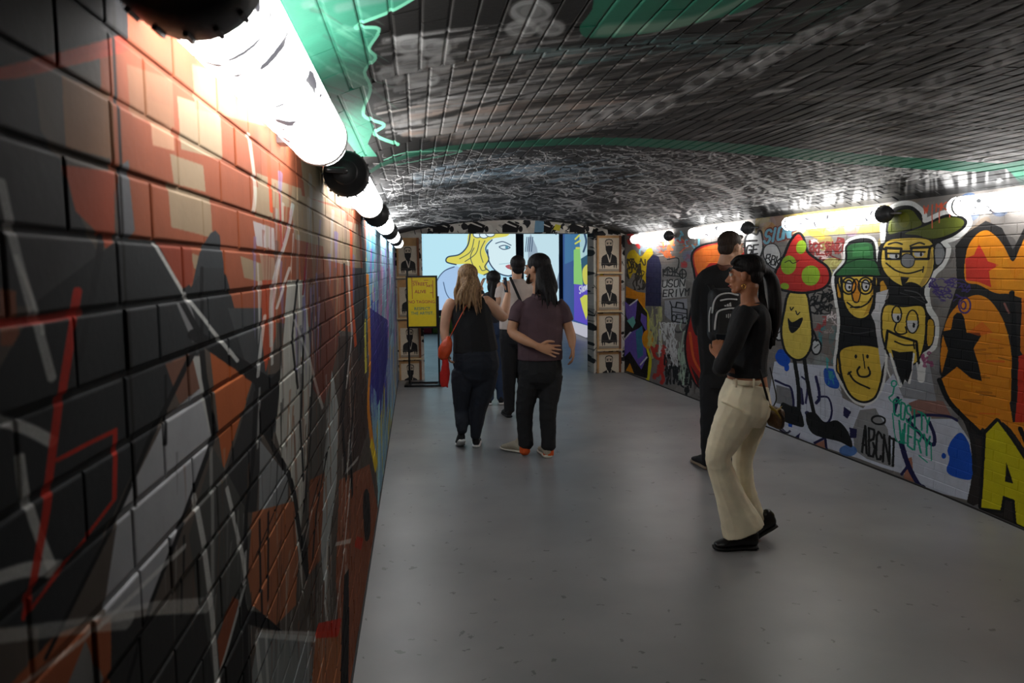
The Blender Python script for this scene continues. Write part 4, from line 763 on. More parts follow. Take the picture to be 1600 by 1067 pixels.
# wooden niches with the stencilled posters
def poster_canvas(k):
    cv = Canvas('stencil_poster', 140, 220, 0, 1, 0, 1.55, (206, 192, 170)); cv.ps = staticmethod(lambda q: (.001, .001)); R_ = cv.rawpoly; D_ = (30, 28, 28); T_ = np.linspace(0, 2*math.pi, 24)
    cv.img *= (1+.05*rng.standard_normal(cv.img.shape[:2]+(1,))).astype(np.float32)
    R_(np.array([(0, 0), (1, 0), (1, .1), (0, .12)]), (150, 140, 126))
    R_(np.array([(.12, .28), (.14, .62), (.2, .72), (.36, .8), (.42, .86), (.6, .86), (.66, .8), (.82, .72), (.88, .62), (.9, .28), (.72, .3), (.5, .24), (.3, .3)]), D_)
    for x in (.15, .25, .72, .82): R_(np.array([(x, .3), (x+.06, .3), (x+.05, .14+.05*random.random()), (x+.02, .14)]), D_)
    R_(np.array([(.38, .84), (.46, .78), (.54, .5), (.6, .78), (.64, .84), (.56, .42), (.5, .42)]), (206, 196, 180))
    R_(np.array([(.32+.2*0, 1.24), (.31, 1.4), (.36, 1.48), (.5, 1.51), (.64, 1.48), (.69, 1.4), (.68, 1.24), (.66, 1.1), (.34, 1.1)]), D_); R_(np.array([(.34, 1.24), (.34, 1.38), (.38, 1.44), (.5, 1.47), (.62, 1.44), (.66, 1.38), (.66, 1.24), (.64, 1.16), (.36, 1.16)]), (196, 178, 156))
    R_(np.array([(.33, 1.18), (.5, 1.2), (.67, 1.18), (.66, 1.0), (.58, .82), (.5, .72), (.42, .82), (.34, 1.0)]), D_)
    for x in (.43, .58): R_(np.array([(x+.045*math.cos(a), 1.29+.028*math.sin(a)) for a in T_]), D_); cv.rawstroke(np.array([(x-.05, 1.34), (x+.05, 1.34)]), np.array([10., 10.]), D_)
    cv.rawstroke(np.array([(0, .42), (.3, .36), (.6, .38), (1, .33)]), np.array([6.]*4), (120, 112, 104))
    return cv
def poster_mat():
    cv = poster_canvas(0); M = bpy.data.materials.new('stencil_poster_print'); M.use_nodes = True; nt = M.node_tree; b = nt.nodes['Principled BSDF']; b.inputs['Roughness'].default_value = .75
    tc = nt.nodes.new('ShaderNodeTexCoord'); sp = nt.nodes.new('ShaderNodeSeparateXYZ'); cb = nt.nodes.new('ShaderNodeCombineXYZ'); t = nt.nodes.new('ShaderNodeTexImage'); t.image = cv.image(); t.extension = 'EXTEND'
    nt.links.new(tc.outputs['Generated'], sp.inputs[0]); nt.links.new(sp.outputs['X'], cb.inputs[0]); nt.links.new(sp.outputs['Z'], cb.inputs[1]); nt.links.new(cb.outputs[0], t.inputs[0]); nt.links.new(t.outputs[0], b.inputs['Base Color']); return M
M_POST = poster_mat(); M_WOOD = mat('pale_raw_wood', (186, 142, 92), .7, var=.22, scale=9, bump=.2, bscale=30); M_WOODD = mat('dark_raw_wood', (120, 72, 44), .75, var=.25, scale=12)
ROWN = ['topmost', 'second from the top', 'third from the top', 'lowest']
for key, (xa, xb) in PIL.items():
    x0, x1 = (XL+.02, .045) if key == 'l' else (2.66, 3.03)
    zt = [2.05, 1.465, .895, .315] if key == 'r' else [2.03, 1.44, .86, .28]
    for r_ in range(4):
        top = zt[r_]; bot = zt[r_+1]+.045 if r_ < 3 else .005
        sd = 'left' if key == 'l' else 'right'; cxp = (x0+x1)/2
        base = eP(cxp, bot, 0.0); t = empty('poster_niche', base, ER)
        tag(t, 'wooden niche with a masked man poster, %s on the %s pier' % (ROWN[r_], sd), 'poster', 'masked man posters on the far piers')
        hw = (x1-x0)/2
        MB().box(eP(cxp, (top+bot)/2, .008), (hw, .008, (top-bot)/2), ERM).build('back_board', M_WOOD, t, False)
        MB().box(eP(x0+.012, (top+bot)/2, .026), (.012, .012, (top-bot)/2), ERM).build('side_rail', M_WOOD, t, False)
        MB().box(eP(x1-.016, (top+bot)/2, .026), (.016, .012, (top-bot)/2), ERM).build('side_rail', M_WOODD, t, False)
        if r_ < 3: MB().box(eP(cxp, bot-.012, .035), (hw+.012, .035, .012), ERM).build('ledge', mat('ledge_wood', (206, 180, 140), .7, var=.15), t, False)
        pw = hw*.86; ph = min(pw*1.55, (top-bot-.03)/2)
        full = pw*1.55
        # the sheet; the lowest one is cut off by the floor
        pz = bot+.012+ph if r_ < 3 else bot+ph
        sh = MB().box((0, 0, 0), (pw, .0025, full)).build('poster_sheet', M_POST, t, False, origin=(0, 0, 0))
        sh.data.use_auto_texspace = False; sh.data.texspace_location = (0, 0, 0); sh.data.texspace_size = (pw, .0025, full)
        wp = eP(cxp+(.0), top-.035-full if r_ == 3 else bot+.01+full, .02); lp = Matrix.Rotation(-ER, 3, 'Z')@Vector(wp-base); sh.location = lp
        if r_ == 3:      # trim at the floor
            bm = bmesh.new(); bm.from_mesh(sh.data); cut = -(lp.z+base[2]-.004)
            for v in bm.verts:
                if v.co.z < cut: v.co.z = cut
            bm.to_mesh(sh.data); bm.free()
# projection room
RB, RRX, RLX, RTOP = 20.0, 3.72, -4.0, 3.4
M_DARK = mat('dark_blue_wall', (30, 36, 48), .8)
for nm, c, h in (('wall_room_back', (-.1, RB+.06, RTOP/2), (4.2, .05, RTOP/2)), ('wall_room_right', (RRX+.06, 16.0, RTOP/2), (.05, 4.1, RTOP/2)), ('wall_room_left', (RLX-.06, 16.0, RTOP/2), (.05, 4.1, RTOP/2)), ('ceiling_room', (-.1, 16.0, RTOP+.05), (4.2, 4.4, .05)), ('wall_room_front_left', (-2.4, 11.7, RTOP/2), (1.95, .05, RTOP/2)), ('wall_room_front_right', (3.5, 11.9, RTOP/2), (.3, .05, RTOP/2)), ('wall_room_front_top', (1.4, 11.98, 2.9), (2.2, .05, .55))):
    tag(MB().box(c, h).build(nm, M_DARK, None, False), 'dark blue wall of the projection room', None, None, 'structure')
def onback(px, py):
    p = P(px, py, RB); return (p[0], p[2])
def onroomr(px, py):
    d = ray(px, py); p = CAM+d*(RRX/d[0]); return (p[1], p[2])
# generic pop-art portrait of a woman with yellow hair
SC = Canvas('projection_portrait', 700, 520, -2.2, 3.6, .4, 3.2, (180, 228, 246), conv=onback); SC.ps = staticmethod(lambda q: (20/1244, 20/1244)); INK = (30, 52, 84)
zs5 = Zm(600, 320, 3.5575)
SC.poly(zs5((220, 100), (700, 100), (600, 300), (420, 480), (220, 600)), (196, 238, 250), .6)
SC.poly(zs5((290, 590), (290, 440), (330, 370), (400, 340), (460, 400), (470, 600)), (168, 200, 236), 1, True); SC.stroke(zs5((300, 560), (290, 440), (330, 372), (390, 345)), 1.2, INK); SC.stroke(zs5((330, 430), (350, 500), (400, 560)), 1, INK)
SC.poly(zs5((560, 300), (590, 210), (600, 140), (740, 120), (735, 330), (700, 390), (640, 380), (590, 340)), (216, 240, 246), 1, True); SC.stroke(zs5((575, 250), (585, 320), (630, 375), (690, 395), (735, 380)), 1.8, INK)
SC.poly(zs5((480, 150), (600, 130), (700, 110), (690, 170), (600, 190), (560, 240), (580, 300), (570, 340), (585, 370), (560, 390), (510, 370), (480, 330), (400, 330), (350, 320), (355, 290), (420, 275), (460, 230)), (222, 214, 96), 1, True)
SC.stroke(zs5((480, 150), (465, 225), (420, 275), (355, 290), (348, 318), (400, 332)), 1.8, INK); SC.stroke(zs5((600, 195), (565, 240), (582, 300), (560, 345), (585, 372), (555, 390)), 1.6, INK)
for q in ([(500, 190), (480, 260), (420, 300)], [(530, 200), (510, 270), (450, 315)], [(560, 200), (535, 260), (550, 320)], [(500, 240), (480, 290), (500, 350)], [(530, 340), (545, 365), (565, 360)]): SC.stroke(zs5(q), 1, INK)
for q in ((520, 165), (555, 168), (590, 160)): SC.ell(zs5(q)[0], (7, 5), (226, 246, 250)); SC.ell(zs5(q)[0], (7, 5), INK, 1, 0, 1, 0, 1)
SC.stroke(zs5((620, 215), (660, 205), (705, 225)), 1.2, INK); SC.stroke(zs5((640, 232), (670, 225), (700, 238), (665, 248), (640, 236)), 1.2, INK); SC.ell(zs5((682, 236))[0], (2.4, 2.4), (90, 150, 170)); SC.poly(zs5((675, 340), (700, 332), (716, 345), (712, 358), (690, 355)), (176, 90, 100), 1, True); SC.stroke(zs5((640, 330), (735, 320)), .8, (150, 190, 200))
SC.poly(zs5((736, 60), (772, 60), (772, 620), (736, 620)), (10, 14, 20)); SC.poly(zs5((772, 60), (975, 60), (975, 620), (772, 620)), (196, 226, 236)); SC.poly(zs5((800, 200), (815, 160), (850, 240), (860, 300), (800, 300)), (150, 170, 186))
for x in (785, 795, 806, 818): SC.stroke(zs5((x, 260), (x+8, 180)), 1, INK)
SC.poly(zs5((950, 460), (985, 320), (985, 470)), (120, 140, 160)); SC.poly(zs5((972, 60), (1010, 60), (1010, 720), (972, 720)), (36, 74, 116))
SC.stroke(zs5((945, 150), (955, 165), (960, 150)), 1.2, INK)
M_SCR = canvas_mat(SC, 'projected_portrait', 'XZ', emit=SCREEN_LIGHT)
def scr(name, xa, xb, za, zb, lab):
    c = ((xa+xb)/2, RB-.015, (za+zb)/2); o = MB().box(c, ((xb-xa)/2, .02, (zb-za)/2)).build(name, M_SCR, None, False, origin=c); tag(o, lab, 'screen')
gl, gr = P(806, 420, RB)[0], P(818, 420, RB)[0]; ge = P(873, 420, RB)[0]
scr('projection_screen', -2.1, gl, .54, 3.1, 'glowing projection of a yellow haired woman on the back wall'); scr('projection_screen', gr, ge, .30, 3.1, 'narrow pale blue projection beside the black gap')
tag(MB().box(((gl+gr)/2, RB-.03, 1.6), ((gr-gl)/2, .04, 1.6), bev=.004).build('screen_column', mat('matt_black', (14, 14, 16), .8), None, False, origin=((gl+gr)/2, RB-.03, 0)), 'black upright column between the two back projections', 'column')
RWC = Canvas('projection_side', 640, 480, 11.9, 20.0, 0, 3.4, (46, 84, 150), conv=onroomr); RWC.ps = staticmethod(lambda q: (q[0]**2/4600, q[0]/1244))
RWC.poly(zs5((1010, 60), (1170, 60), (1170, 260), (1010, 330)), (60, 120, 170)); RWC.poly(zs5((1060, 250), (1110, 230), (1110, 450), (1060, 440)), (150, 220, 120)); RWC.poly(zs5((1062, 440), (1165, 450), (1170, 680), (1062, 640)), (96, 76, 206)); RWC.poly(zs5((1090, 150), (1170, 120), (1170, 300), (1100, 330)), (200, 236, 240), .9)
RWC.poly(zs5((1100, 300), (1165, 260), (1165, 420), (1110, 430)), (40, 90, 120)); RWC.poly(zs5((1110, 360), (1150, 330), (1165, 420), (1120, 440)), (226, 220, 90), 1, True); RWC.poly(zs5((1095, 520), (1120, 500), (1160, 500), (1165, 640), (1140, 600), (1130, 640), (1110, 580)), (222, 226, 90))
for q in ([(1070, 190), (1090, 170)], [(1070, 215), (1095, 200)], [(1075, 240), (1090, 240)], [(1110, 130), (1130, 200), (1115, 260)], [(1140, 120), (1150, 220)]): RWC.stroke(zs5(q), 3, (226, 226, 90) if q[0][0] < 1080 else (40, 70, 110))
text(RWC, 'Slave', (907, 459), 11, (2.9, -1.6), (236, 244, 250), 1.3); RWC.poly(zs5((990, 630), (1170, 680), (1170, 800), (990, 700)), (206, 206, 220)); RWC.poly(zs5((1130, 735), (1170, 745), (1170, 800), (1130, 775)), (110, 116, 140))
c = (RRX-.01, 15.95, 1.7); o = MB().box(c, (.015, 4.0, 1.68)).build('projection_screen', canvas_mat(RWC, 'projected_side', 'YZ', emit=SCREEN_LIGHT*.75), None, False, origin=c); tag(o, 'blue and violet projection with yellow drips along the side wall', 'screen')
# low coloured bench under the portrait
t = empty('floor_bench', (-.2, 19.6, 0)); tag(t, 'low bench in green, yellow and red under the big projection', 'bench')
for i, (xa, xb, c_) in enumerate(((-1.6, .35, (150, 40, 46)), (.35, 1.2, (120, 150, 60)), (1.2, 2.0, (190, 170, 60)))):
    MB().box(((xa+xb)/2, 19.6, .2), ((xb-xa)/2-.006, .22, .2), bev=.03).build('seat_block', mat('bench_%d' % i, c_, .7, var=.1), t)

# ================================================================== tube lights
M_CAP = mat('black_cap', (58, 58, 60), .45, .2, bump=.05); M_STEEL = mat('brushed_bracket', (120, 120, 122), .35, .8)
def tube_mat():
    M = bpy.data.materials.new('lit_tube'); M.use_nodes = True; nt = M.node_tree; N = nt.nodes; b = N['Principled BSDF']
    g = N.new('ShaderNodeNewGeometry'); n = N.new('ShaderNodeTexNoise'); n.inputs['Scale'].default_value = 7.5; n.inputs['Detail'].default_value = 1.5; n.inputs['Distortion'].default_value = 2.2; nt.links.new(g.outputs['Position'], n.inputs['Vector'])
    r = N.new('ShaderNodeValToRGB'); e = r.color_ramp.elements; e[0].position = .372; e[0].color = (.012, .012, .014, 1); e[1].position = .39; e[1].color = (1, .985, .96, 1); nt.links.new(n.outputs['Fac'], r.inputs[0])
    b.inputs['Base Color'].default_value = (.6, .6, .6, 1); b.inputs['Roughness'].default_value = .25; nt.links.new(r.outputs[0], b.inputs['Emission Color']); b.inputs['Emission Strength'].default_value = TUBE_LIGHT; return M
M_TUBE = tube_mat()
RT = .062
def tube_light(y0, y1, side, label):
    xw = (lambda y: XL) if side < 0 else RX
    ZT = 1.918 if side < 0 else 1.972; q_ = 1.055 if side < 0 else .93
    p0 = np.array([xw(y0)-side*(RT+.014), y0, ZT]); p1 = np.array([xw(y1)-side*(RT+.014), y1, ZT]); d = p1-p0; L = np.linalg.norm(d); d /= L
    t = empty('tube_light', p0+(p1-p0)*.5); tag(t, label, 'lamp', 'painted tube lights along both walls')
    MB().lathe([(.05, RT*.9), (.06, RT), (L-.05, RT), (L-.03, RT*.97), (L-.012, RT*.84), (L-.002, RT*.5), (L, .002)], p0, d).build('tube', M_TUBE, t)
    cp = MB().lathe([(-.045, .002), (-.045, RT*.55), (-.04, RT*.62), (-.012, RT*.66), (-.008, RT*.95*q_), (0, RT*1.04*q_), (.012, RT*1.1*q_), (.05, RT*1.1*q_), (.058, RT*1.05*q_), (.06, RT*1.0), (.06, .002)], p0, d).build('end_cap', M_CAP, t)
    rb = MB()
    for a in range(16):
        an = 2*math.pi*a/16; e = np.cross(d, Z3); v = e*math.cos(an)+Z3*math.sin(an); rb.box(p0+d*.031+v*RT*1.102*q_, (.0025, .014, .004), np.array([np.cross(d, v), d, v]).T)
    rb = rb.build('grip_ribs', M_CAP, t, False); rb.parent = cp; rb['kind'] = 'stuff'
    MB().lathe([(L-.09, RT*1.01), (L-.088, RT*1.05), (L-.07, RT*1.05), (L-.068, RT*1.01)], p0, d).build('end_ring', mat('white_ring', (210, 210, 208), .4), t)
    for s_ in (.1, L-.16):
        MB().box(p0+d*s_+np.array([side*(RT+.004), 0, 0]), (.014, .03, .03)).build('bracket', M_STEEL, t, False)
    MB().tube([p0-d*.045, p0-d*.07, p0-d*.09+np.array([side*.05, 0, 0])], [.009, .009, .009]).build('cable_gland', M_STEEL, t)
LN = ['tube light on the left wall, the closest and largest', 'second tube light along the left brick wall', 'third tube light along the left brick wall', 'fourth tube light along the left brick wall', 'tube light at the far end of the left wall by the posters']
for (a, b), lb in zip(((.80, 1.97), (2.6, 3.95), (4.55, 5.95), (6.7, 8.1), (8.85, 10.2)), LN): tube_light(a, b, -1, lb)
RN = ['tube light above the orange letters, cut by the picture edge', 'tube light above the red mushroom and green hat', "tube light above the tall man's head", 'tube light above the yellow and violet letters near the far pier']
for (a, b), lb in zip(((3.5, 4.92), (5.6, 7.0), (7.7, 9.08), (9.75, 11.05)), RN): tube_light(a, b, 1, lb)

# ================================================================== sign stand
Ys = 10.75
t = empty('sign_stand', P(664, 605, Ys)*np.array([1, 1, 0]), 0.0); tag(t, 'black floor stand holding a yellow notice board by the left pier', 'sign')
M_BLK = mat('black_metal', (20, 20, 22), .4, .4)
SA = math.radians(-4); sd = np.array([math.cos(SA), math.sin(SA), 0]); sn = np.array([math.sin(SA), -math.cos(SA), 0]); SRM = np.array([sd, -sn, Z3]).T
bl, br = onfloor(641, 603), onfloor(686, 600); bc = (bl+br)/2; bc[2] = 0
sx = lambda o, z, n=0.0: bc+sd*o+sn*n+Z3*z
HWS = np.linalg.norm(br-bl)/2
for o_ in (-HWS, HWS):
    MB().box(sx(o_, .62 if o_ > 0 else .8), (.013, .009, .60 if o_ > 0 else .78), SRM).build('post', M_BLK, t, False)
bb = MB()
for o_, n_, hx, hy in ((0, .16, HWS+.06, .02), (0, -.16, HWS+.06, .02), (-HWS-.04, 0, .02, .18), (HWS+.04, 0, .02, .18), (-HWS, 0, .02, .16), (HWS, 0, .02, .16)): bb.box(sx(o_, .012, n_), (hx, hy, .012), SRM)
bb.build('base_frame', M_BLK, t, False)
zt_, zb_ = P(658, 432, bc[1])[2], P(660, 511, bc[1])[2]; zc_, hz = (zt_+zb_)/2, (zt_-zb_)/2; bw = HWS*.98
bd = MB().box(sx(-.01, zc_, .02), (bw-.012, .006, hz-.012), SRM).build('notice_board', mat('yellow_board', (236, 206, 26), .55, var=.04), t, False)
fr = MB()
for o_, z_, hx, hh in ((0, hz, bw, .012), (0, -hz, bw, .012), (-bw, 0, .012, hz+.012), (bw, 0, .012, hz+.012)): fr.box(sx(-.01+o_, zc_+z_, .022), (hx, .012, hh), SRM)
fr.build('board_frame', M_BLK, t, False)
def letters(st, x, z, size, c_, parent, name):
    cu_ = bpy.data.curves.new('t', 'FONT'); cu_.body = st; cu_.size = size; cu_.align_x = 'CENTER'; cu_.align_y = 'CENTER'; cu_.extrude = .0006; cu_.offset = size*.012
    tmp = bpy.data.objects.new('t', cu_); col.objects.link(tmp); bpy.context.view_layer.update()
    me = bpy.data.meshes.new_from_object(tmp.evaluated_get(bpy.context.evaluated_depsgraph_get())); bpy.data.objects.remove(tmp)
    o = bpy.data.objects.new(name, me); me.materials.clear(); me.materials.append(c_); link(o, parent)
    p = sx(-.01+x, z, .0275)-np.array(t.location)
    o.matrix_local = Matrix(((sd[0], 0, sn[0], p[0]), (sd[1], 0, sn[1], p[1]), (sd[2], 1, 0, p[2]), (0, 0, 0, 1))); return o
M_PRED, M_PBLU = mat('print_red', (176, 50, 60), .6), mat('print_blue', (60, 120, 110), .6)
letters('STREET', -.02, zc_+hz*.70, .062, M_PRED, bd, 'lettering'); letters('ART', .105, zc_+hz*.62, .045, M_PRED, bd, 'lettering'); letters('ALIVE', -.02, zc_+hz*.40, .062, M_PRED, bd, 'lettering')
letters('NO TAGGING.', 0, zc_+hz*.0, .056, M_PRED, bd, 'lettering'); letters('RESPECT', 0, zc_-hz*.27, .056, M_PBLU, bd, 'lettering'); letters('THE ARTIST.', 0, zc_-hz*.45, .056, M_PBLU, bd, 'lettering')
lf = MB()
for o_, z_, hx, hh in ((-.13, .55, .004, .17), (-.09, .82, .04, .004), (.06, .85, .03, .004), (.15, .5, .004, .14), (.13, .36, .02, .004)): lf.box(sx(-.01+o_, zc_+hz*z_, .0275), (hx, .0006, hh*hz/.4 if hh > .1 else hh), SRM)
lo = lf.build('logo_bracket', M_PRED, t, False); lo.parent = bd; lo['kind'] = 'stuff'

# ================================================================== people
def nrm(v): v = np.array(v, float); return v/(np.linalg.norm(v)+1e-9)
def frame(fwd, up=(0, 0, 1)):
    f = nrm(fwd); r = nrm(np.cross(f, up)); u = np.cross(r, f); return np.array([r, f, u]).T      # columns right, forward, up
def head(mb, c, R, s=1.0):
    L = lambda x, y, z: np.array(c)+R@(np.array([x, y, z])*s)
    mb.ell(L(0, -.018, .028), np.array((.074, .094, .086))*s, R); mb.ell(L(0, .022, -.03), np.array((.060, .068, .082))*s, R)
    mb.ell(L(0, .06, -.093), np.array((.028, .026, .020))*s, R); mb.ell(L(0, .076, .028), np.array((.048, .020, .014))*s, R)
    mb.tube([L(0, .086, .018), L(0, .098, -.008), L(0, .112, -.03)], [.009*s, .011*s, .015*s]); mb.ell(L(0, .096, -.034), np.array((.019, .014, .010))*s, R)
    for k in (-1, 1):
        mb.ell(L(.034*k, .060, -.018), np.array((.026, .024, .026))*s, R); mb.ell(L(.076*k, -.008, -.004), np.array((.010, .020, .032))*s, R); mb.ell(L(.079*k, -.014, .01), np.array((.008, .016, .018))*s, R)
    mb.ell(L(0, .084, -.058), np.array((.024, .014, .007))*s, R); mb.ell(L(0, .082, -.069), np.array((.021, .014, .008))*s, R)
    mb.tube([L(-.045, .03, -.075), L(0, .05, -.092), L(.045, .03, -.075)], [.018*s]*3)
def face_parts(parent, c, R, s, brow, lip=(150, 84, 76)):
    L = lambda x, y, z: np.array(c)+R@(np.array([x, y, z])*s)
    for k in (-1, 1):
        e = MB().ell(L(.031*k, .078, .012), .0125*s, None, 12, 8).build('eye', mat('eye_white', (214, 208, 200), .25), parent)
        i = MB().ell(L(.031*k, .0895, .012), np.array((.006, .0025, .006))*s, R, 10, 6).build('iris', mat('dark_iris', (40, 26, 20), .2), e); i.parent = e
        i.location = (0, 0, 0)
        MB().tube([L(.012*k, .094, .032), L(.032*k, .091, .038), L(.05*k, .08, .031)], [.003*s, .004*s, .002*s]).build('eyebrow', brow, parent)
    MB().tube([L(-.022, .088, -.062), L(0, .099, -.060), L(.022, .088, -.062)], [(.004*s, .004*s), (.007*s, .007*s), (.004*s, .004*s)]).build('lips', mat('lip_%d_%d' % (lip[0], lip[1]), lip, .5), parent)
def hand(mb, wrist, d, n, th, curl=.35, s=1.0, tcurl=.2, spread=.06, curls=None):
    """d: along the hand, n: out of the palm, th: towards the thumb side"""
    w = np.array(wrist, float); d = nrm(d); n = nrm(np.array(n)-d*(d@np.array(n))); t = np.cross(d, n); t = t if t@np.array(th) > 0 else -t
    mb.tube([w-d*.02*s, w+d*.03*s, w+d*.065*s, w+d*.088*s], [(.026*s, .019*s), (.036*s, .016*s), (.041*s, .014*s), (.039*s, .012*s)], t)
    for k, (o, l) in enumerate(((.033, .070), (.0115, .080), (-.0105, .075), (-.032, .058))):
        b = w+d*.086*s+t*o*s; dr = nrm(d+t*o*spread*20); cu_ = curl if curls is None else curls[k]; pts = [b-d*.012*s, b]; ang = 0.0
        for f, a in ((.46, .7), (.32, 1.15), (.22, .8)):
            ang += cu_*a; dd = nrm(dr*math.cos(ang)+n*math.sin(ang)); pts.append(pts[-1]+dd*l*f*s)
        mb.tube(pts, [.0090*s, .0088*s, .0084*s, .0078*s, .0066*s], t, 10, 2)
    b = w+d*.022*s+t*.026*s; d1 = nrm(d*.72+t*.72+n*.25); d2 = nrm(d*.92+t*.30+n*(.2+tcurl)); d3 = nrm(d*.95+t*.08+n*(.25+tcurl*1.6))
    mb.tube([b-d1*.01, b+d1*.036*s, b+d1*.036*s+d2*.032*s, b+d1*.036*s+d2*.032*s+d3*.024*s], [.0145*s, .012*s, .0102*s, .0084*s], n, 10, 2)
def shoe(parent, heel, d, L=.28, w=.098, h=.085, lift=0.0, upper=None, sole=None, heel_tab=None, laces=False):
    heel = np.array(heel, float); d = nrm((d[0], d[1], 0)); s = np.cross(d, Z3); pit = lift
    def q(t, z):           # point along the shoe; the heel may be lifted about the ball of the foot
        p = d*(t*L); ball = .68*L
        if lift and t*L < ball:
            a = pit; rel = ball-t*L; return heel+d*(ball-rel*math.cos(a)+z*math.sin(a)*.6)+Z3*(rel*math.sin(a)+z*math.cos(a))
        return heel+p+Z3*z
    up = MB(); up.tube([q(.06, .05), q(.2, .056), q(.4, .058), q(.6, .046), q(.8, .036), q(.95, .03)], [(w*.36, h*.45), (w*.40, h*.50), (w*.42, h*.48), (w*.47, h*.36), (w*.47, h*.27), (w*.33, h*.18)], s)
    up.tube([q(.12, .07), q(.17, .098), q(.2, .115)], [(w*.34, .04), (w*.33, .038), (w*.33, .036)], s)
    u = up.skin('shoe', upper, parent, .006, 4)
    so = MB(); so.tube([q(0.02, .014), q(.2, .013), q(.45, .012), q(.7, .012), q(.9, .014), q(1.0, .018)], [(w*.38, .013), (w*.43, .013), (w*.42, .012), (w*.51, .012), (w*.47, .012), (w*.28, .010)], s, cap=.3)
    b = so.build('sole', sole, u); b.parent = u
    if heel_tab is not None: MB().ell(q(.03, .066), (.02, .02, .02)).build('heel_tab', heel_tab, u).parent = u
    if laces:
        lc = MB()
        for t in (.36, .44, .52, .6): lc.tube([q(t, .085-t*.03)-s*w*.22, q(t, .092-t*.03), q(t, .085-t*.03)+s*w*.22], [.003]*3)
        lc.build('laces', sole, u).parent = u
    return u
def person(base, label):
    t = empty('person', (base[0], base[1], 0)); return tag(t, label, 'person', 'visitors walking in the tunnel')
SK1 = mat('skin_light', (206, 158, 128), .55, var=.06, scale=14); SK2 = mat('skin_tan', (192, 140, 106), .55, var=.06, scale=14); SK3 = mat('skin_warm', (176, 116, 82), .5, var=.06, scale=14)
def cloth(name, rgb, rough=.85, b=.25, bs=260): return mat(name, rgb, rough, var=.12, scale=9, bump=b, bscale=bs)
def hair_mat(name, rgb, rgb2):
    if name in MATS: return MATS[name]
    M = mat(name, rgb, .62, spec=.25); nt = M.node_tree; b = nt.nodes['Principled BSDF']; tc = nt.nodes.new('ShaderNodeTexCoord'); mp = nt.nodes.new('ShaderNodeMapping'); mp.inputs['Scale'].default_value = (90, 90, 6)
    n = nt.nodes.new('ShaderNodeTexNoise'); n.inputs['Scale'].default_value = 1.5; n.inputs['Detail'].default_value = 4; r = nt.nodes.new('ShaderNodeValToRGB'); r.color_ramp.elements[0].color = (*srgb(rgb), 1); r.color_ramp.elements[1].color = (*srgb(rgb2), 1); r.color_ramp.elements[0].position = .35; r.color_ramp.elements[1].position = .68
    bp = nt.nodes.new('ShaderNodeBump'); bp.inputs['Strength'].default_value = .5; bp.inputs['Distance'].default_value = .01
    nt.links.new(tc.outputs['Object'], mp.inputs[0]); nt.links.new(mp.outputs[0], n.inputs['Vector']); nt.links.new(n.outputs['Fac'], r.inputs[0]); nt.links.new(r.outputs[0], b.inputs['Base Color']); nt.links.new(n.outputs['Fac'], bp.inputs['Height']); nt.links.new(bp.outputs[0], b.inputs['Normal']); return M
H_BLK = hair_mat('black_hair', (14, 12, 12), (34, 30, 30)); H_BLO = hair_mat('blonde_hair', (92, 66, 44), (176, 140, 100)); H_BRN = hair_mat('brown_hair', (40, 30, 24), (66, 50, 40))
CAP = dict(cap=.25)
def strands(mb, pts, n, spread, r, seed=1):
    g = random.Random(seed)
    for _ in range(n):
        o = np.array([g.uniform(-1, 1)*spread, g.uniform(-.6, .6)*spread, 0]); pp = [np.array(p)+o*(.35+.65*i/(len(pts)-1))*(1 if i else .6) for i, p in enumerate(pts)]
        pp[-1] = pp[-1]+np.array([g.uniform(-.02, .02), 0, g.uniform(-.05, .02)]); mb.tube(pp, [r*.8]+[r]*(len(pp)-2)+[r*.25], seg=8, sub=3)

# ---- man with long black hair in the plum shirt
Y0 = 6.62; t = person(P(842, 640, Y0), 'man with long black hair in a plum shirt, one arm behind his back')
HC = P(838, 420, Y0); HR = frame((-.80, .60, -.05)); sk = MB(); head(sk, HC, HR, .98)
sk.tube([HC+HR@np.array([0, -.03, -.06]), P(843, 452, Y0), P(844, 470, Y0)], [.055, .058, .066]); sk.tube([P(844, 474, Y0), P(844, 500, Y0), P(843, 555, Y0)], [(.14, .08), (.16, .09), (.15, .09)])
sk.tube([P(815, 479, Y0), P(808, 490, Y0-.015), P(800, 517, Y0-.04), P(817, 530, Y0-.16), P(840, 541, Y0-.23)], [.042, .045, .043, .042, .028], (0, 1, 0))
hand(sk, P(842, 542, Y0-.235), (1, -.05, -.28), (.05, -1, .15), (0, 0, 1), .22, 1.12, .15, .32, curls=(.12, .22, .28, .34))
sk.tube([P(873, 479, Y0), P(881, 490, Y0), P(889, 514, Y0), P(893, 528, Y0-.03), P(894, 541, Y0-.07)], [.042, .044, .042, .04, .028], (0, 1, 0))
hand(sk, P(895, 542, Y0-.07), (.0, -.15, -1), (-.9, .2, 0), (0, 1, 0), .45, 1.0)
body = sk.skin('body', SK2, t, .0055, 3); face_parts(t, HC, HR, .98, H_BLK)
b_ = MB(); L = lambda x, y, z: HC+HR@np.array([x, y, z]); b_.tube([L(-.066, .03, -.04), L(-.055, .055, -.085), L(0, .082, -.108), L(.055, .055, -.085), L(.066, .03, -.04)], [.008, .014, .018, .014, .008]); b_.skin('beard', H_BRN, t, .006, 3)
sh = MB(); sh.tube([P(844, 461, Y0), P(844, 468, Y0), P(844, 477, Y0), P(844, 495, Y0), P(844, 525, Y0), P(844, 548, Y0), P(844, 562, Y0)], [(.075, .07), (.135, .09), (.188, .112), (.198, .13), (.195, .138), (.196, .142), (.20, .146)], cap=.15)
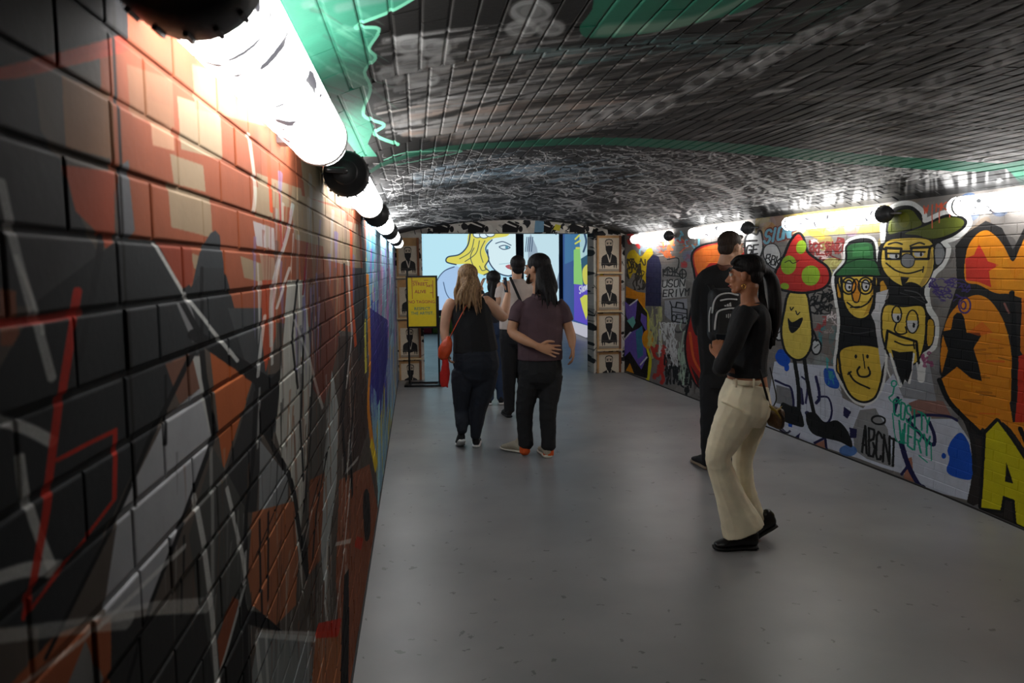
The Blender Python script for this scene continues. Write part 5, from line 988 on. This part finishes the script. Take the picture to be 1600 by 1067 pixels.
sh.tube([P(818, 475, Y0), P(809, 485, Y0-.01), P(803, 503, Y0-.03)], [.066, .066, .062], (0, 1, 0), cap=.1); sh.tube([P(870, 475, Y0), P(880, 485, Y0), P(887, 503, Y0)], [.066, .066, .06], (0, 1, 0), cap=.1)
o = sh.skin('shirt', cloth('plum_cotton', (84, 62, 68)), t, .0075, 4, (.008, 16), 3)
cl_ = MB(); cl_.tube([P(832, 462, Y0-.03), P(843, 465, Y0-.085), P(856, 462, Y0-.04)], [(.02, .012)]*3, (0, 0, 1)); cl_.build('collar', cloth('plum_cotton', (84, 62, 68)), o).parent = o
pt = MB(); pt.tube([P(844, 552, Y0), P(844, 566, Y0), P(844, 582, Y0), P(844, 596, Y0)], [(.18, .125), (.19, .14), (.195, .145), (.17, .13)])
pt.tube([P(828, 586, Y0), P(825, 608, Y0+.01), P(820, 640, Y0+.02), P(820, 668, Y0+.03), P(822, 696, Y0+.02)], [.102, .098, .08, .072, .07]); pt.tube([P(862, 586, Y0), P(860, 608, Y0-.02), P(856, 640, Y0-.05), P(857, 668, Y0-.06), P(857, 699, Y0-.06)], [.102, .096, .08, .072, .068])
pt.skin('trousers', cloth('black_denim', (26, 26, 28)), t, .0075, 3, (.009, 22), 5)
hb = MB(); hb.ell(L(0, -.03, .045), (.088, .104, .088), HR); hb.ell(L(0, -.075, -.02), (.075, .06, .09), HR); hb.tube([L(0, -.07, .02), P(853, 436, Y0-.10), P(857, 452, Y0-.14), P(858, 466, Y0-.15)], [(.07, .06), (.085, .05), (.082, .045), (.045, .025)])
strands(hb, [L(.0, -.08, .02), P(853, 440, Y0-.13), P(857, 458, Y0-.16), P(859, 474, Y0-.165)], 22, .07, .014, 3); strands(hb, [L(-.04, -.05, .02), P(842, 440, Y0-.10), P(842, 462, Y0-.14)], 8, .03, .012, 8)
hb.skin('hair', H_BLK, t, .006, 2)
BEI, CRM, ORG = cloth('beige_knit', (176, 166, 146)), mat('cream_rubber', (206, 200, 184), .6), cloth('orange_sock', (226, 92, 30))
fL = onfloor(818, 708); fL[2] = 0; shoe(t, fL, (-.66, .75), .255, .1, upper=BEI, sole=CRM); fR = onfloor(857, 716); fR[2] = 0; shoe(t, fR, (-.06, 1.0), .285, .1, upper=BEI, sole=CRM)
for px_, py_, yy in ((820, 697, Y0+.02), (857, 701, Y0-.06)): MB().tube([P(px_, py_-4, yy), P(px_, py_+3, yy), P(px_, py_+9, yy)], [.047, .046, .046]).build('sock', ORG, t)

# ---- blonde woman with the orange bag
Y0 = 7.0; t = person(P(740, 640, Y0), 'blonde woman in black sleeveless top and dark jeans, raising a phone')
HC = P(729, 436, Y0); HR = frame((-.35, .94, -.05)); L = lambda x, y, z: HC+HR@np.array([x, y, z]); sk = MB(); head(sk, HC, HR, .92)
sk.tube([L(0, -.02, -.06), P(732, 460, Y0), P(733, 472, Y0)], [.048, .052, .06]); sk.tube([P(735, 474, Y0), P(737, 500, Y0), P(742, 545, Y0)], [(.15, .08), (.16, .1), (.16, .1)])
sk.tube([P(706, 472, Y0), P(699, 486, Y0-.01), P(695, 513, Y0-.02), P(696, 530, Y0-.05), P(699, 545, Y0-.06)], [.052, .05, .043, .038, .027], (0, 1, 0)); hand(sk, P(699, 546, Y0-.06), (.1, -.1, -1), (.9, .1, 0), (0, 1, 0), .6, .92)
sk.tube([P(757, 470, Y0), P(768, 478, Y0+.02), P(786, 495, Y0+.10), P(790, 478, Y0+.2), P(794, 458, Y0+.26)], [.056, .056, .047, .04, .027], (0, 1, 0)); hand(sk, P(794, 457, Y0+.26), (.02, .1, 1), (-.85, .5, 0), (-.4, -.9, 0), .75, .92, .3)
sk.skin('body', SK1, t, .0055, 3); face_parts(t, HC, HR, .92, H_BLO)
tp = MB(); tp.tube([P(734, 463, Y0), P(735, 470, Y0), P(736, 484, Y0), P(738, 505, Y0), P(741, 525, Y0), P(743, 549, Y0)], [(.085, .06), (.142, .09), (.178, .12), (.185, .14), (.192, .15), (.205, .158)], cap=.12); tp.skin('tank_top', cloth('black_jersey', (22, 22, 24)), t, .0075, 4, (.007, 15), 4)
pt = MB(); pt.tube([P(742, 540, Y0), P(743, 556, Y0), P(744, 572, Y0), P(742, 590, Y0)], [(.19, .15), (.205, .165), (.208, .17), (.18, .14)])
pt.tube([P(725, 580, Y0), P(723, 604, Y0), P(722, 640, Y0+.03), P(722, 658, Y0-.02), P(722, 674, Y0-.05)], [.112, .105, .075, .066, .05]); pt.tube([P(760, 580, Y0), P(756, 604, Y0), P(748, 640, Y0), P(745, 660, Y0), P(743, 682, Y0)], [.112, .104, .075, .066, .05]); pt.skin('jeans', cloth('dark_denim', (28, 32, 42)), t, .0075, 3, (.006, 24), 7)
hb = MB(); hb.ell(L(0, -.03, .05), (.088, .105, .085), HR); hb.ell(L(0, -.07, -.04), (.09, .06, .10), HR)
strands(hb, [L(0, -.07, .08), L(0, -.11, -.03), P(731, 460, Y0-.12), P(733, 484, Y0-.13)], 40, .105, .014, 5); strands(hb, [L(-.07, -.02, .06), L(-.085, -.03, -.05), P(715, 455, Y0-.05), P(716, 474, Y0-.08)], 10, .03, .013, 6); strands(hb, [L(.07, -.02, .06), L(.09, -.03, -.05), P(746, 458, Y0-.06), P(745, 478, Y0-.1)], 10, .03, .013, 7)
hb.skin('hair', H_BLO, t, .006, 2)
BSH, WSO = cloth('black_sneaker', (28, 28, 30)), mat('white_rubber', (206, 206, 204), .6)
f1 = onfloor(722, 702); f1[2] = .0; shoe(t, f1+np.array([0, -.04, 0]), (-.05, 1), .25, .092, lift=.45, upper=BSH, sole=WSO); f2 = onfloor(744, 700); f2[2] = 0; shoe(t, f2, (.1, 1), .25, .092, upper=BSH, sole=WSO)
# her bag
OR_, RD_ = cloth('orange_leather', (206, 74, 30), .5, .1), cloth('red_scarf', (196, 34, 26))
bg = empty('shoulder_bag', P(694, 560, Y0-.1)); tag(bg, "orange shoulder bag with a red scarf at the blonde woman's hip", 'bag')
q = MB(); q.tube([P(701, 527, Y0-.12), P(699, 536, Y0-.13), P(695, 548, Y0-.13), P(692, 558, Y0-.12)], [(.025, .025), (.05, .05), (.062, .062), (.05, .05)], (1, 0, 0)); q.skin('pouch', OR_, bg, .006, 4, (.006, 30), 2)
q = MB(); q.tube([P(738, 458, Y0-.08), P(734, 467, Y0-.135), P(722, 490, Y0-.16), P(709, 515, Y0-.16), P(701, 531, Y0-.13)], [(.012, .004)]*5, (0, -1, .3)); q.build('strap', OR_, bg)
q = MB(); q.tube([P(694, 552, Y0-.14), P(695, 570, Y0-.15), P(694, 588, Y0-.15), P(693, 604, Y0-.15)], [(.02, .015), (.03, .018), (.042, .02), (.03, .012)]); q.tube([P(699, 560, Y0-.14), P(700, 585, Y0-.14), P(699, 606, Y0-.14)], [(.012, .01), (.02, .012), (.01, .008)]); q.skin('scarf', RD_, bg, .006, 2, (.006, 40), 9)
ph = empty('phone', P(790, 444, Y0+.22)); tag(ph, "dark phone held up in the blonde woman's raised hand", 'phone'); pc = P(790, 445, Y0+.24)
PR = frame((.96, .25, .1)); MB().box(pc, (.036, .004, .07), PR, .003).build('case', mat('phone_black', (18, 18, 20), .3), ph, False); MB().box(pc+PR@np.array([0, -.0045, 0]), (.033, .0006, .066), PR).build('display', mat('phone_glass', (30, 34, 40), .1), ph, False)

# ---- visitor in the pale shirt behind the couple
Y0 = 8.4; t = person(P(806, 600, Y0), 'visitor in pale shirt with black strap, between the couple')
HC = P(808, 417, Y0); HR = frame((-.1, 1, .05)); L = lambda x, y, z: HC+HR@np.array([x, y, z]); sk = MB(); head(sk, HC, HR, .95)
zf_ = lambda px_, z, Y: np.array([P(px_, 480, Y)[0], Y, z])
sk.tube([L(0, -.02, -.06), P(807, 435, Y0), P(807, 444, Y0)], [.05, .054, .06]); sk.tube([P(806, 445, Y0), P(806, 475, Y0), P(806, 510, Y0)], [(.14, .08), (.15, .09), (.14, .09)])
for k in (-1, 1):
    e0 = P(806+k*22, 445, Y0); e1 = P(806+k*25, 470, Y0); e2 = P(806+k*20, 482, Y0+.2); sk.tube([e0, e1, e2], [.05, .042, .028], (0, 1, 0)); hand(sk, e2, (-.2*k, .8, .5), (-k, 0, 0), (0, 0, 1), .5, .95)
sk.skin('body', SK1, t, .006, 3); face_parts(t, HC, HR, .95, H_BRN)
sh = MB(); sh.tube([P(807, 436, Y0), P(807, 441, Y0), P(806, 449, Y0), P(806, 470, Y0), P(806, 495, Y0), P(806, 514, Y0)], [(.075, .065), (.13, .09), (.175, .115), (.18, .13), (.18, .135), (.18, .135)], cap=.15)
for k in (-1, 1): sh.tube([P(806+k*17, 445, Y0), P(806+k*23, 455, Y0), P(806+k*25, 466, Y0)], [.068, .066, .062], (0, 1, 0), cap=.1)
sh.skin('shirt', cloth('pale_cotton', (206, 190, 180)), t, .008, 4, (.006, 16), 6)
pt = MB(); pt.tube([P(806, 508, Y0), P(806, 522, Y0), P(806, 536, Y0)], [(.17, .12), (.18, .135), (.165, .125)])
for k in (-1, 1): x_ = 806+k*12; pt.tube([P(x_, 528, Y0), zf_(x_, .5, Y0), zf_(x_, .28, Y0), zf_(x_, .07, Y0)], [.1, .08, .07, .06]); 
pt.skin('trousers', cloth('black_twill', (24, 24, 27)), t, .008, 3, (.007, 20), 8)
for k in (-1, 1): shoe(t, zf_(806+k*12, 0, Y0-.05), (k*.1, 1), .27, .095, upper=BSH, sole=BSH)
hb = MB(); hb.ell(L(0, -.03, .045), (.082, .1, .082), HR); hb.ell(L(0, -.06, -.01), (.07, .05, .065), HR); hb.skin('hair', H_BLK, t, .006, 3)
q = MB(); q.tube([P(797, 433, Y0-.09), P(801, 442, Y0-.14), P(808, 458, Y0-.155), P(820, 485, Y0-.16)], [(.014, .004)]*4, (1, 0, .4)); q.build('strap', mat('matt_black', (14, 14, 16), .8), t)

# ---- visitor with long dark hair further back
Y0 = 9.2; t = person(P(772, 590, Y0), 'visitor with long dark hair in dark top, farthest from the camera')
HC = P(770, 439, Y0); HR = frame((-.15, 1, .05)); L = lambda x, y, z: HC+HR@np.array([x, y, z]); sk = MB(); head(sk, HC, HR, .9)
sk.tube([L(0, -.02, -.06), P(770, 455, Y0), P(770, 461, Y0)], [.045, .048, .055]); sk.tube([P(770, 462, Y0), P(770, 485, Y0), P(770, 508, Y0)], [(.12, .07), (.13, .08), (.13, .08)])
sk.tube([P(785, 464, Y0), P(790, 480, Y0+.05), P(784, 474, Y0+.25)], [.045, .04, .027], (0, 1, 0)); hand(sk, P(784, 474, Y0+.25), (-.4, .5, .7), (-1, 0, 0), (0, 0, 1), .6, .9); sk.tube([P(756, 464, Y0), P(749, 470, Y0+.1), P(752, 450, Y0+.25)], [.045, .04, .027], (0, 1, 0)); hand(sk, P(752, 450, Y0+.25), (.1, .3, 1), (1, 0, 0), (0, -1, 0), .6, .9)
sk.skin('body', SK2, t, .006, 3); face_parts(t, HC, HR, .9, H_BLK)
sh = MB(); sh.tube([P(770, 456, Y0), P(770, 460, Y0), P(770, 468, Y0), P(770, 485, Y0), P(771, 505, Y0)], [(.07, .06), (.12, .08), (.155, .1), (.155, .12), (.16, .125)], cap=.15); sh.tube([P(783, 464, Y0), P(789, 476, Y0+.04), P(787, 477, Y0+.15)], [.058, .054, .05], (0, 1, 0), cap=.1); sh.tube([P(758, 464, Y0), P(750, 470, Y0+.09), P(752, 456, Y0+.2)], [.058, .054, .045], (0, 1, 0), cap=.1); sh.skin('sweater', cloth('charcoal_knit', (30, 30, 36)), t, .008, 4, (.006, 16), 9)
pt = MB(); pt.tube([P(771, 500, Y0), P(772, 510, Y0), P(772, 522, Y0)], [(.155, .12), (.17, .135), (.155, .125)])
for k in (-1, 1): x_ = 772+k*9; pt.tube([P(x_, 516, Y0), zf_(x_, .48, Y0), zf_(x_, .26, Y0), zf_(x_, .07, Y0)], [.095, .072, .062, .055])
pt.skin('jeans', cloth('blue_denim', (44, 60, 88)), t, .008, 3, (.006, 20), 10)
for k in (-1, 1): shoe(t, zf_(772+k*9, 0, Y0-.05), (k*.1, 1), .24, .088, upper=BSH, sole=WSO)
hb = MB(); hb.ell(L(0, -.03, .045), (.085, .1, .082), HR); hb.ell(L(0, -.07, -.06), (.085, .05, .11), HR); strands(hb, [L(0, -.08, .03), L(0, -.11, -.08), L(0, -.12, -.22), L(0, -.12, -.34)], 26, .085, .014, 11); hb.skin('hair', H_BLK, t, .006, 2)

# ---- tall man in black with the backpack
Y0 = 5.95; t = person(P(1125, 640, Y0), 'tall man in black wearing a backpack, looking towards the wall')
HC = P(1143, 387, Y0); HR = frame((.93, .36, -.04)); L = lambda x, y, z: HC+HR@np.array([x, y, z]); sk = MB(); head(sk, HC, HR, 1.0)
sk.tube([L(0, -.035, -.05), P(1134, 409, Y0), P(1130, 424, Y0)], [.056, .058, .066]); sk.tube([P(1128, 430, Y0), P(1128, 480, Y0), P(1126, 540, Y0)], [(.15, .08), (.16, .09), (.15, .09)])
sk.tube([P(1102, 436, Y0), P(1093, 456, Y0), P(1090, 495, Y0+.02), P(1095, 522, Y0+.14)], [.05, .045, .04, .028], (0, 1, 0)); hand(sk, P(1095, 523, Y0+.15), (.4, .8, .2), (1, -.3, 0), (0, 0, 1), .5); sk.tube([P(1160, 440, Y0), P(1166, 490, Y0), P(1164, 535, Y0+.1)], [.05, .045, .03], (0, 1, 0)); hand(sk, P(1164, 536, Y0+.1), (0, .1, -1), (-1, 0, 0), (0, 1, 0), .5)
sk.skin('body', SK1, t, .0058, 3); face_parts(t, HC, HR, 1.0, H_BRN)
sh = MB(); sh.tube([P(1130, 415, Y0), P(1129, 421, Y0), P(1128, 432, Y0), P(1127, 455, Y0), P(1126, 500, Y0), P(1125, 550, Y0), P(1124, 605, Y0)], [(.085, .075), (.14, .09), (.20, .12), (.215, .14), (.20, .14), (.175, .14), (.15, .13)], cap=.12)
sh.tube([P(1102, 434, Y0), P(1093, 455, Y0), P(1090, 495, Y0+.02), P(1094, 520, Y0+.12)], [.07, .066, .06, .05], (0, 1, 0), cap=.1); sh.tube([P(1155, 434, Y0), P(1164, 455, Y0), P(1168, 495, Y0), P(1166, 525, Y0+.08)], [.07, .066, .06, .05], (0, 1, 0), cap=.1); o = sh.skin('jacket', cloth('black_fleece', (19, 19, 21)), t, .008, 4, (.01, 14), 12)
q = MB(); q.tube([P(1120, 416, Y0-.02), P(1129, 419, Y0-.085), P(1142, 417, Y0-.04)], [(.022, .013)]*3, (0, 0, 1)); q.build('collar', cloth('rust_collar', (96, 52, 34)), o).parent = o
pt = MB(); pt.tube([P(1125, 570, Y0), P(1125, 590, Y0), P(1125, 608, Y0)], [(.15, .12), (.165, .13), (.15, .12)]); pt.tube([P(1112, 596, Y0), P(1110, 640, Y0), P(1108, 685, Y0), P(1107, 722, Y0)], [.1, .085, .072, .062]); pt.tube([P(1140, 596, Y0), P(1142, 640, Y0+.1), P(1142, 685, Y0+.14), P(1142, 712, Y0+.14)], [.1, .085, .072, .062]); pt.skin('trousers', cloth('black_twill', (24, 24, 27)), t, .008, 3, (.008, 20), 13)
f1 = onfloor(1107, 734); f1[2] = 0; shoe(t, f1, (-.05, 1), .29, .1, upper=BSH, sole=mat('tan_sole', (150, 130, 110), .6)); f2 = zf_(1142, 0, Y0+.12); f2[0] = P(1142, 715, Y0+.14)[0]; shoe(t, f2, (.15, 1), .29, .1, upper=BSH, sole=mat('tan_sole', (150, 130, 110), .6))
hb = MB(); hb.ell(L(0, -.025, .05), (.083, .1, .082), HR); hb.ell(L(0, -.06, .0), (.074, .05, .07), HR); hb.ell(L(0, .06, .085), (.05, .035, .022), HR); hb.skin('hair', H_BRN, t, .006, 3)
bp_ = empty('backpack', P(1133, 535, Y0-.24)); tag(bp_, "black backpack with white piping on the tall man's back", 'bag')
BK, WP = cloth('black_nylon', (17, 17, 19), .6, .1), mat('white_piping', (196, 196, 196), .6)
bc_ = P(1133, 492, Y0-.235); BR = frame((.12, 1, 0)); Bl = lambda x, y, z: bc_+BR@np.array([x, y, z])
q = MB(); q.box(Bl(0, 0, 0), (.125, .085, .20), BR, .05); q.skin('main_pocket', BK, bp_, .008, 5); q = MB(); q.box(Bl(0, -.085, -.06), (.10, .035, .12), BR, .03); q.skin('front_pocket', BK, bp_, .008, 5)
for pts_ in ([(-.115, -.075, .02), (-.105, -.08, .1), (-.07, -.088, .15), (.0, -.09, .165), (.07, -.088, .15)], [(-.105, -.112, -.1), (-.1, -.118, -.02), (-.08, -.12, .035), (0, -.124, .055), (.08, -.12, .05)], [(-.06, -.092, .112), (0, -.094, .122), (.06, -.092, .118)], [(-.128, -.05, -.12), (-.13, -.05, 0), (-.12, -.055, .06)]): MB().tube([Bl(*p) for p in pts_], [.0065]*len(pts_)).build('piping', WP, bp_)
lg = MB()
for x_, h_ in ((-.018, .010), (0, .017), (.018, .026)): lg.add([Bl(x_-.012, -.0915, .068), Bl(x_+.004, -.0915, .068), Bl(x_-.002+.0, -.0915, .068+h_*1.2), Bl(x_-.014, -.0915, .068+h_*.9)], [(0, 1, 2, 3)])
for x_ in (-.022, -.008, .006, .02): lg.box(Bl(x_, -.1235, .0), (.003, .0006, .012+.004*(x_ in (-.008, .006))), BR)
lg.build('logo_print', WP, bp_, False)['kind'] = 'stuff'
for k in (-1, 1): MB().tube([Bl(.07*k, .06, .17), Bl(.085*k, .14, .22), Bl(.1*k, .30, .16)], [(.025, .008)]*3, BR[:, 0]).build('shoulder_strap', BK, bp_)

# ---- woman with the ponytail in cream trousers
Y0 = 4.28; t = person(P(1160, 700, Y0), 'woman with a long ponytail in black crop top and cream flared trousers')
HC = P(1163, 431, Y0); HR = frame((-.86, .50, -.05)); L = lambda x, y, z: HC+HR@np.array([x, y, z]); sk = MB(); head(sk, HC, HR, .86)
sk.tube([L(0, -.035, -.05), P(1170, 462, Y0), P(1174, 482, Y0)], [.044, .046, .055]); sk.tube([P(1174, 485, Y0), P(1170, 530, Y0), P(1166, 575, Y0), P(1167, 594, Y0), P(1168, 612, Y0)], [(.085, .12), (.09, .13), (.098, .125), (.104, .135), (.11, .14)])
sk.tube([P(1168, 492, Y0-.13), P(1148, 535, Y0-.15), P(1127, 574, Y0-.12), P(1125, 568, Y0+.02), P(1124, 559, Y0+.1)], [.045, .042, .037, .033, .024], (0, 1, 0)); hand(sk, P(1124, 558, Y0+.1), (-.1, .1, 1), (.55, .8, 0), (.3, .9, .3), .95, .84, .3, .03)
sk.tube([P(1172, 492, Y0+.13), P(1162, 540, Y0+.16), P(1158, 570, Y0+.2), P(1150, 550, Y0+.16)], [.045, .042, .036, .025], (0, 1, 0)); hand(sk, P(1150, 549, Y0+.15), (-.3, -.2, .7), (0, -1, 0), (0, 0, 1), .7, .88)
sk.skin('body', SK3, t, .005, 3); face_parts(t, HC, HR, .86, H_BLK, (150, 70, 66))
tp = MB(); tp.tube([P(1174, 472, Y0), P(1174, 479, Y0), P(1173, 490, Y0), P(1171, 512, Y0), P(1168, 545, Y0), P(1167, 575, Y0), P(1167, 587, Y0)], [(.05, .06), (.075, .115), (.095, .16), (.112, .165), (.108, .15), (.105, .14), (.112, .148)], cap=.1)
tp.tube([P(1170, 486, Y0-.13), P(1160, 505, Y0-.155), P(1144, 540, Y0-.16), P(1127, 574, Y0-.125), P(1125, 571, Y0-.02), P(1124, 565, Y0+.05)], [.06, .058, .054, .05, .042, .036], (0, 1, 0), cap=.15); tp.tube([P(1174, 486, Y0+.13), P(1164, 535, Y0+.16), P(1158, 570, Y0+.2), P(1152, 555, Y0+.17)], [.06, .055, .048, .038], (0, 1, 0), cap=.15)
tp.skin('crop_top', cloth('black_rib_knit', (27, 27, 30)), t, .006, 4, (.006, 20), 14)
CRT = cloth('cream_denim', (238, 226, 196), .85, .2)
yn, yf = Y0-.07, Y0+.09
pt = MB(); pt.tube([P(1168, 597, Y0), P(1166, 606, Y0), P(1163, 626, Y0), P(1162, 644, Y0), P(1158, 660, Y0)], [(.117, .15), (.126, .155), (.148, .165), (.138, .165), (.11, .14)], cap=.08)
pt.tube([P(1155, 640, yn), P(1143, 664, yn), P(1129, 692, yn-.01), P(1122, 716, yn-.01), P(1132, 752, yn), P(1147, 790, yn), P(1158, 818, yn), P(1162, 829, yn)], [(.118, .095), (.11, .09), (.09, .08), (.075, .072), (.078, .078), (.098, .088), (.122, .098), (.13, .1)], (1, 0, -.25), cap=.02)
pt.tube([P(1176, 640, yf), P(1170, 668, yf), P(1163, 700, yf), P(1160, 724, yf), P(1163, 760, yf+.02), P(1170, 795, yf+.03), P(1178, 818, yf+.03)], [(.105, .09), (.092, .085), (.072, .072), (.062, .066), (.064, .07), (.078, .08), (.09, .085)], (1, 0, 0), cap=.05)
tr = pt.skin('trousers', CRT, t, .0065, 3, (.006, 22), 15)
bl_ = MB(); bl_.tube([P(1145, 596, Y0-.115), P(1168, 599, Y0-.158), P(1192, 598, Y0-.12)], [(.014, .003)]*3, (0, 0, 1)); bl_.build('waistband', CRT, tr).parent = tr
for x_, yy in ((1150, Y0-.13), (1178, Y0-.155)): q = MB().tube([P(x_, 592, yy), P(x_, 605, yy-.012)], [(.006, .003)]*2, (1, 0, 0)).build('belt_loop', CRT, tr); q.parent = tr
LOF, LSO = mat('black_leather', (24, 22, 22), .35), mat('dark_rubber', (20, 19, 19), .6)
f1 = P(1184, 840, yn); f1[2] = 0; shoe(t, f1, (-1, .08), .255, .095, upper=LOF, sole=LSO); f2 = P(1216, 840, yf); f2[2] = 0; shoe(t, f2, (-.97, -.1), .25, .092, lift=.42, upper=LOF, sole=LSO)
hb = MB(); hb.ell(L(0, -.03, .05)*1.0, np.array((.084, .1, .08))*.9, HR); hb.ell(L(0, -.06, .005), np.array((.07, .05, .06))*.9, HR); hb.tube([L(0, .06, .07), L(0, .02, .1), L(0, -.06, .09)], [(.05, .018), (.06, .02), (.05, .02)], HR[:, 0])
for k in (-1, 1): hb.tube([L(.05*k, .05, .052), L(.06*k, .01, .045), L(.056*k, -.04, .03)], [.012, .014, .02])
hb.tube([L(0, -.08, .03), P(1196, 424, Y0), P(1207, 440, Y0), P(1211, 475, Y0), P(1209, 510, Y0), P(1203, 545, Y0)], [.028, .026, .036, .038, .034, .008]); strands(hb, [P(1197, 426, Y0), P(1207, 445, Y0), P(1210, 490, Y0), P(1205, 532, Y0)], 22, .026, .012, 21); strands(hb, [L(0, -.09, -.02), P(1190, 465, Y0), P(1196, 500, Y0-.05), P(1200, 530, Y0-.06)], 10, .025, .01, 23)
hb.skin('hair', H_BLK, t, .0055, 2)
MB().tube([L(0, -.10, .036)+HR@np.array([.02*math.cos(a), -.008, .02*math.sin(a)]) for a in np.linspace(0, 6.28, 12)], [.006]*12).build('hair_tie', H_BLK, t)
ea = L(-.074, -.004, -.045); MB().tube([ea+HR@np.array([0, .010*math.cos(a), -.012+.012*math.sin(a)]) for a in np.linspace(0, 6.28, 12)], [.0018]*12).build('earring', mat('gold', (206, 160, 70), .25, 1.0), t)
# her bag
bg = empty('crossbody_bag', P(1212, 652, Y0)); tag(bg, 'small brown crossbody bag with a knotted scarf behind the cream trousers', 'bag')
BRN = mat('brown_leather', (92, 66, 44), .45, var=.35, scale=60); bc_ = P(1212, 652, Y0-.02); q = MB(); q.box(bc_, (.03, .075, .062), None, .028); q.skin('pouch', BRN, bg, .005, 4)
MB().tube([bc_+np.array([.0, -.07, .03]), bc_+np.array([.012, -.078, 0]), bc_+np.array([0, -.07, -.05])], [.006]*3).build('trim', mat('dark_trim', (40, 26, 20), .5), bg)
MB().tube([P(1187, 578, Y0-.15), P(1190, 590, Y0-.152), P(1197, 615, Y0-.15), P(1204, 636, Y0-.1), bc_+np.array([0, -.06, .05])], [(.007, .0025)]*5, (1, 0, .3)).build('strap', mat('black_strap', (18, 17, 17), .5), bg); MB().tube([P(1203, 574, Y0+.02), P(1209, 600, Y0), P(1213, 622, Y0), bc_+np.array([.0, .03, .06])], [(.007, .0025)]*4, (0, 1, 0)).build('strap', mat('black_strap', (18, 17, 17), .5), bg)
q = MB(); q.tube([P(1203, 634, Y0-.12), P(1212, 642, Y0-.13), P(1220, 654, Y0-.12)], [.007, .008, .004]); q.tube([P(1205, 640, Y0-.12), P(1216, 640, Y0-.12), P(1222, 634, Y0-.11)], [.006, .006, .003]); q.skin('knotted_scarf', cloth('mustard_silk', (150, 124, 40), .5), bg, .004, 2)
MB().tube([P(1216, 668, Y0-.05), P(1226, 676, Y0-.05), P(1236, 674, Y0-.05)], [.006, .008, .002]).build('scarf_tail', cloth('navy_silk', (40, 44, 80), .5), bg)
ph = empty('phone', P(1116, 540, Y0+.1)); tag(ph, 'dark phone in the hand of the ponytailed woman', 'phone'); pc = P(1128, 540, Y0+.15); PR = frame((.5, .85, .1)); MB().box(pc, (.034, .004, .07), PR, .003).build('case', mat('phone_black', (18, 18, 20), .3), ph, False); MB().box(pc+PR@np.array([0, -.0045, 0]), (.031, .0006, .066), PR).build('display', mat('phone_glass', (30, 34, 40), .1), ph, False)
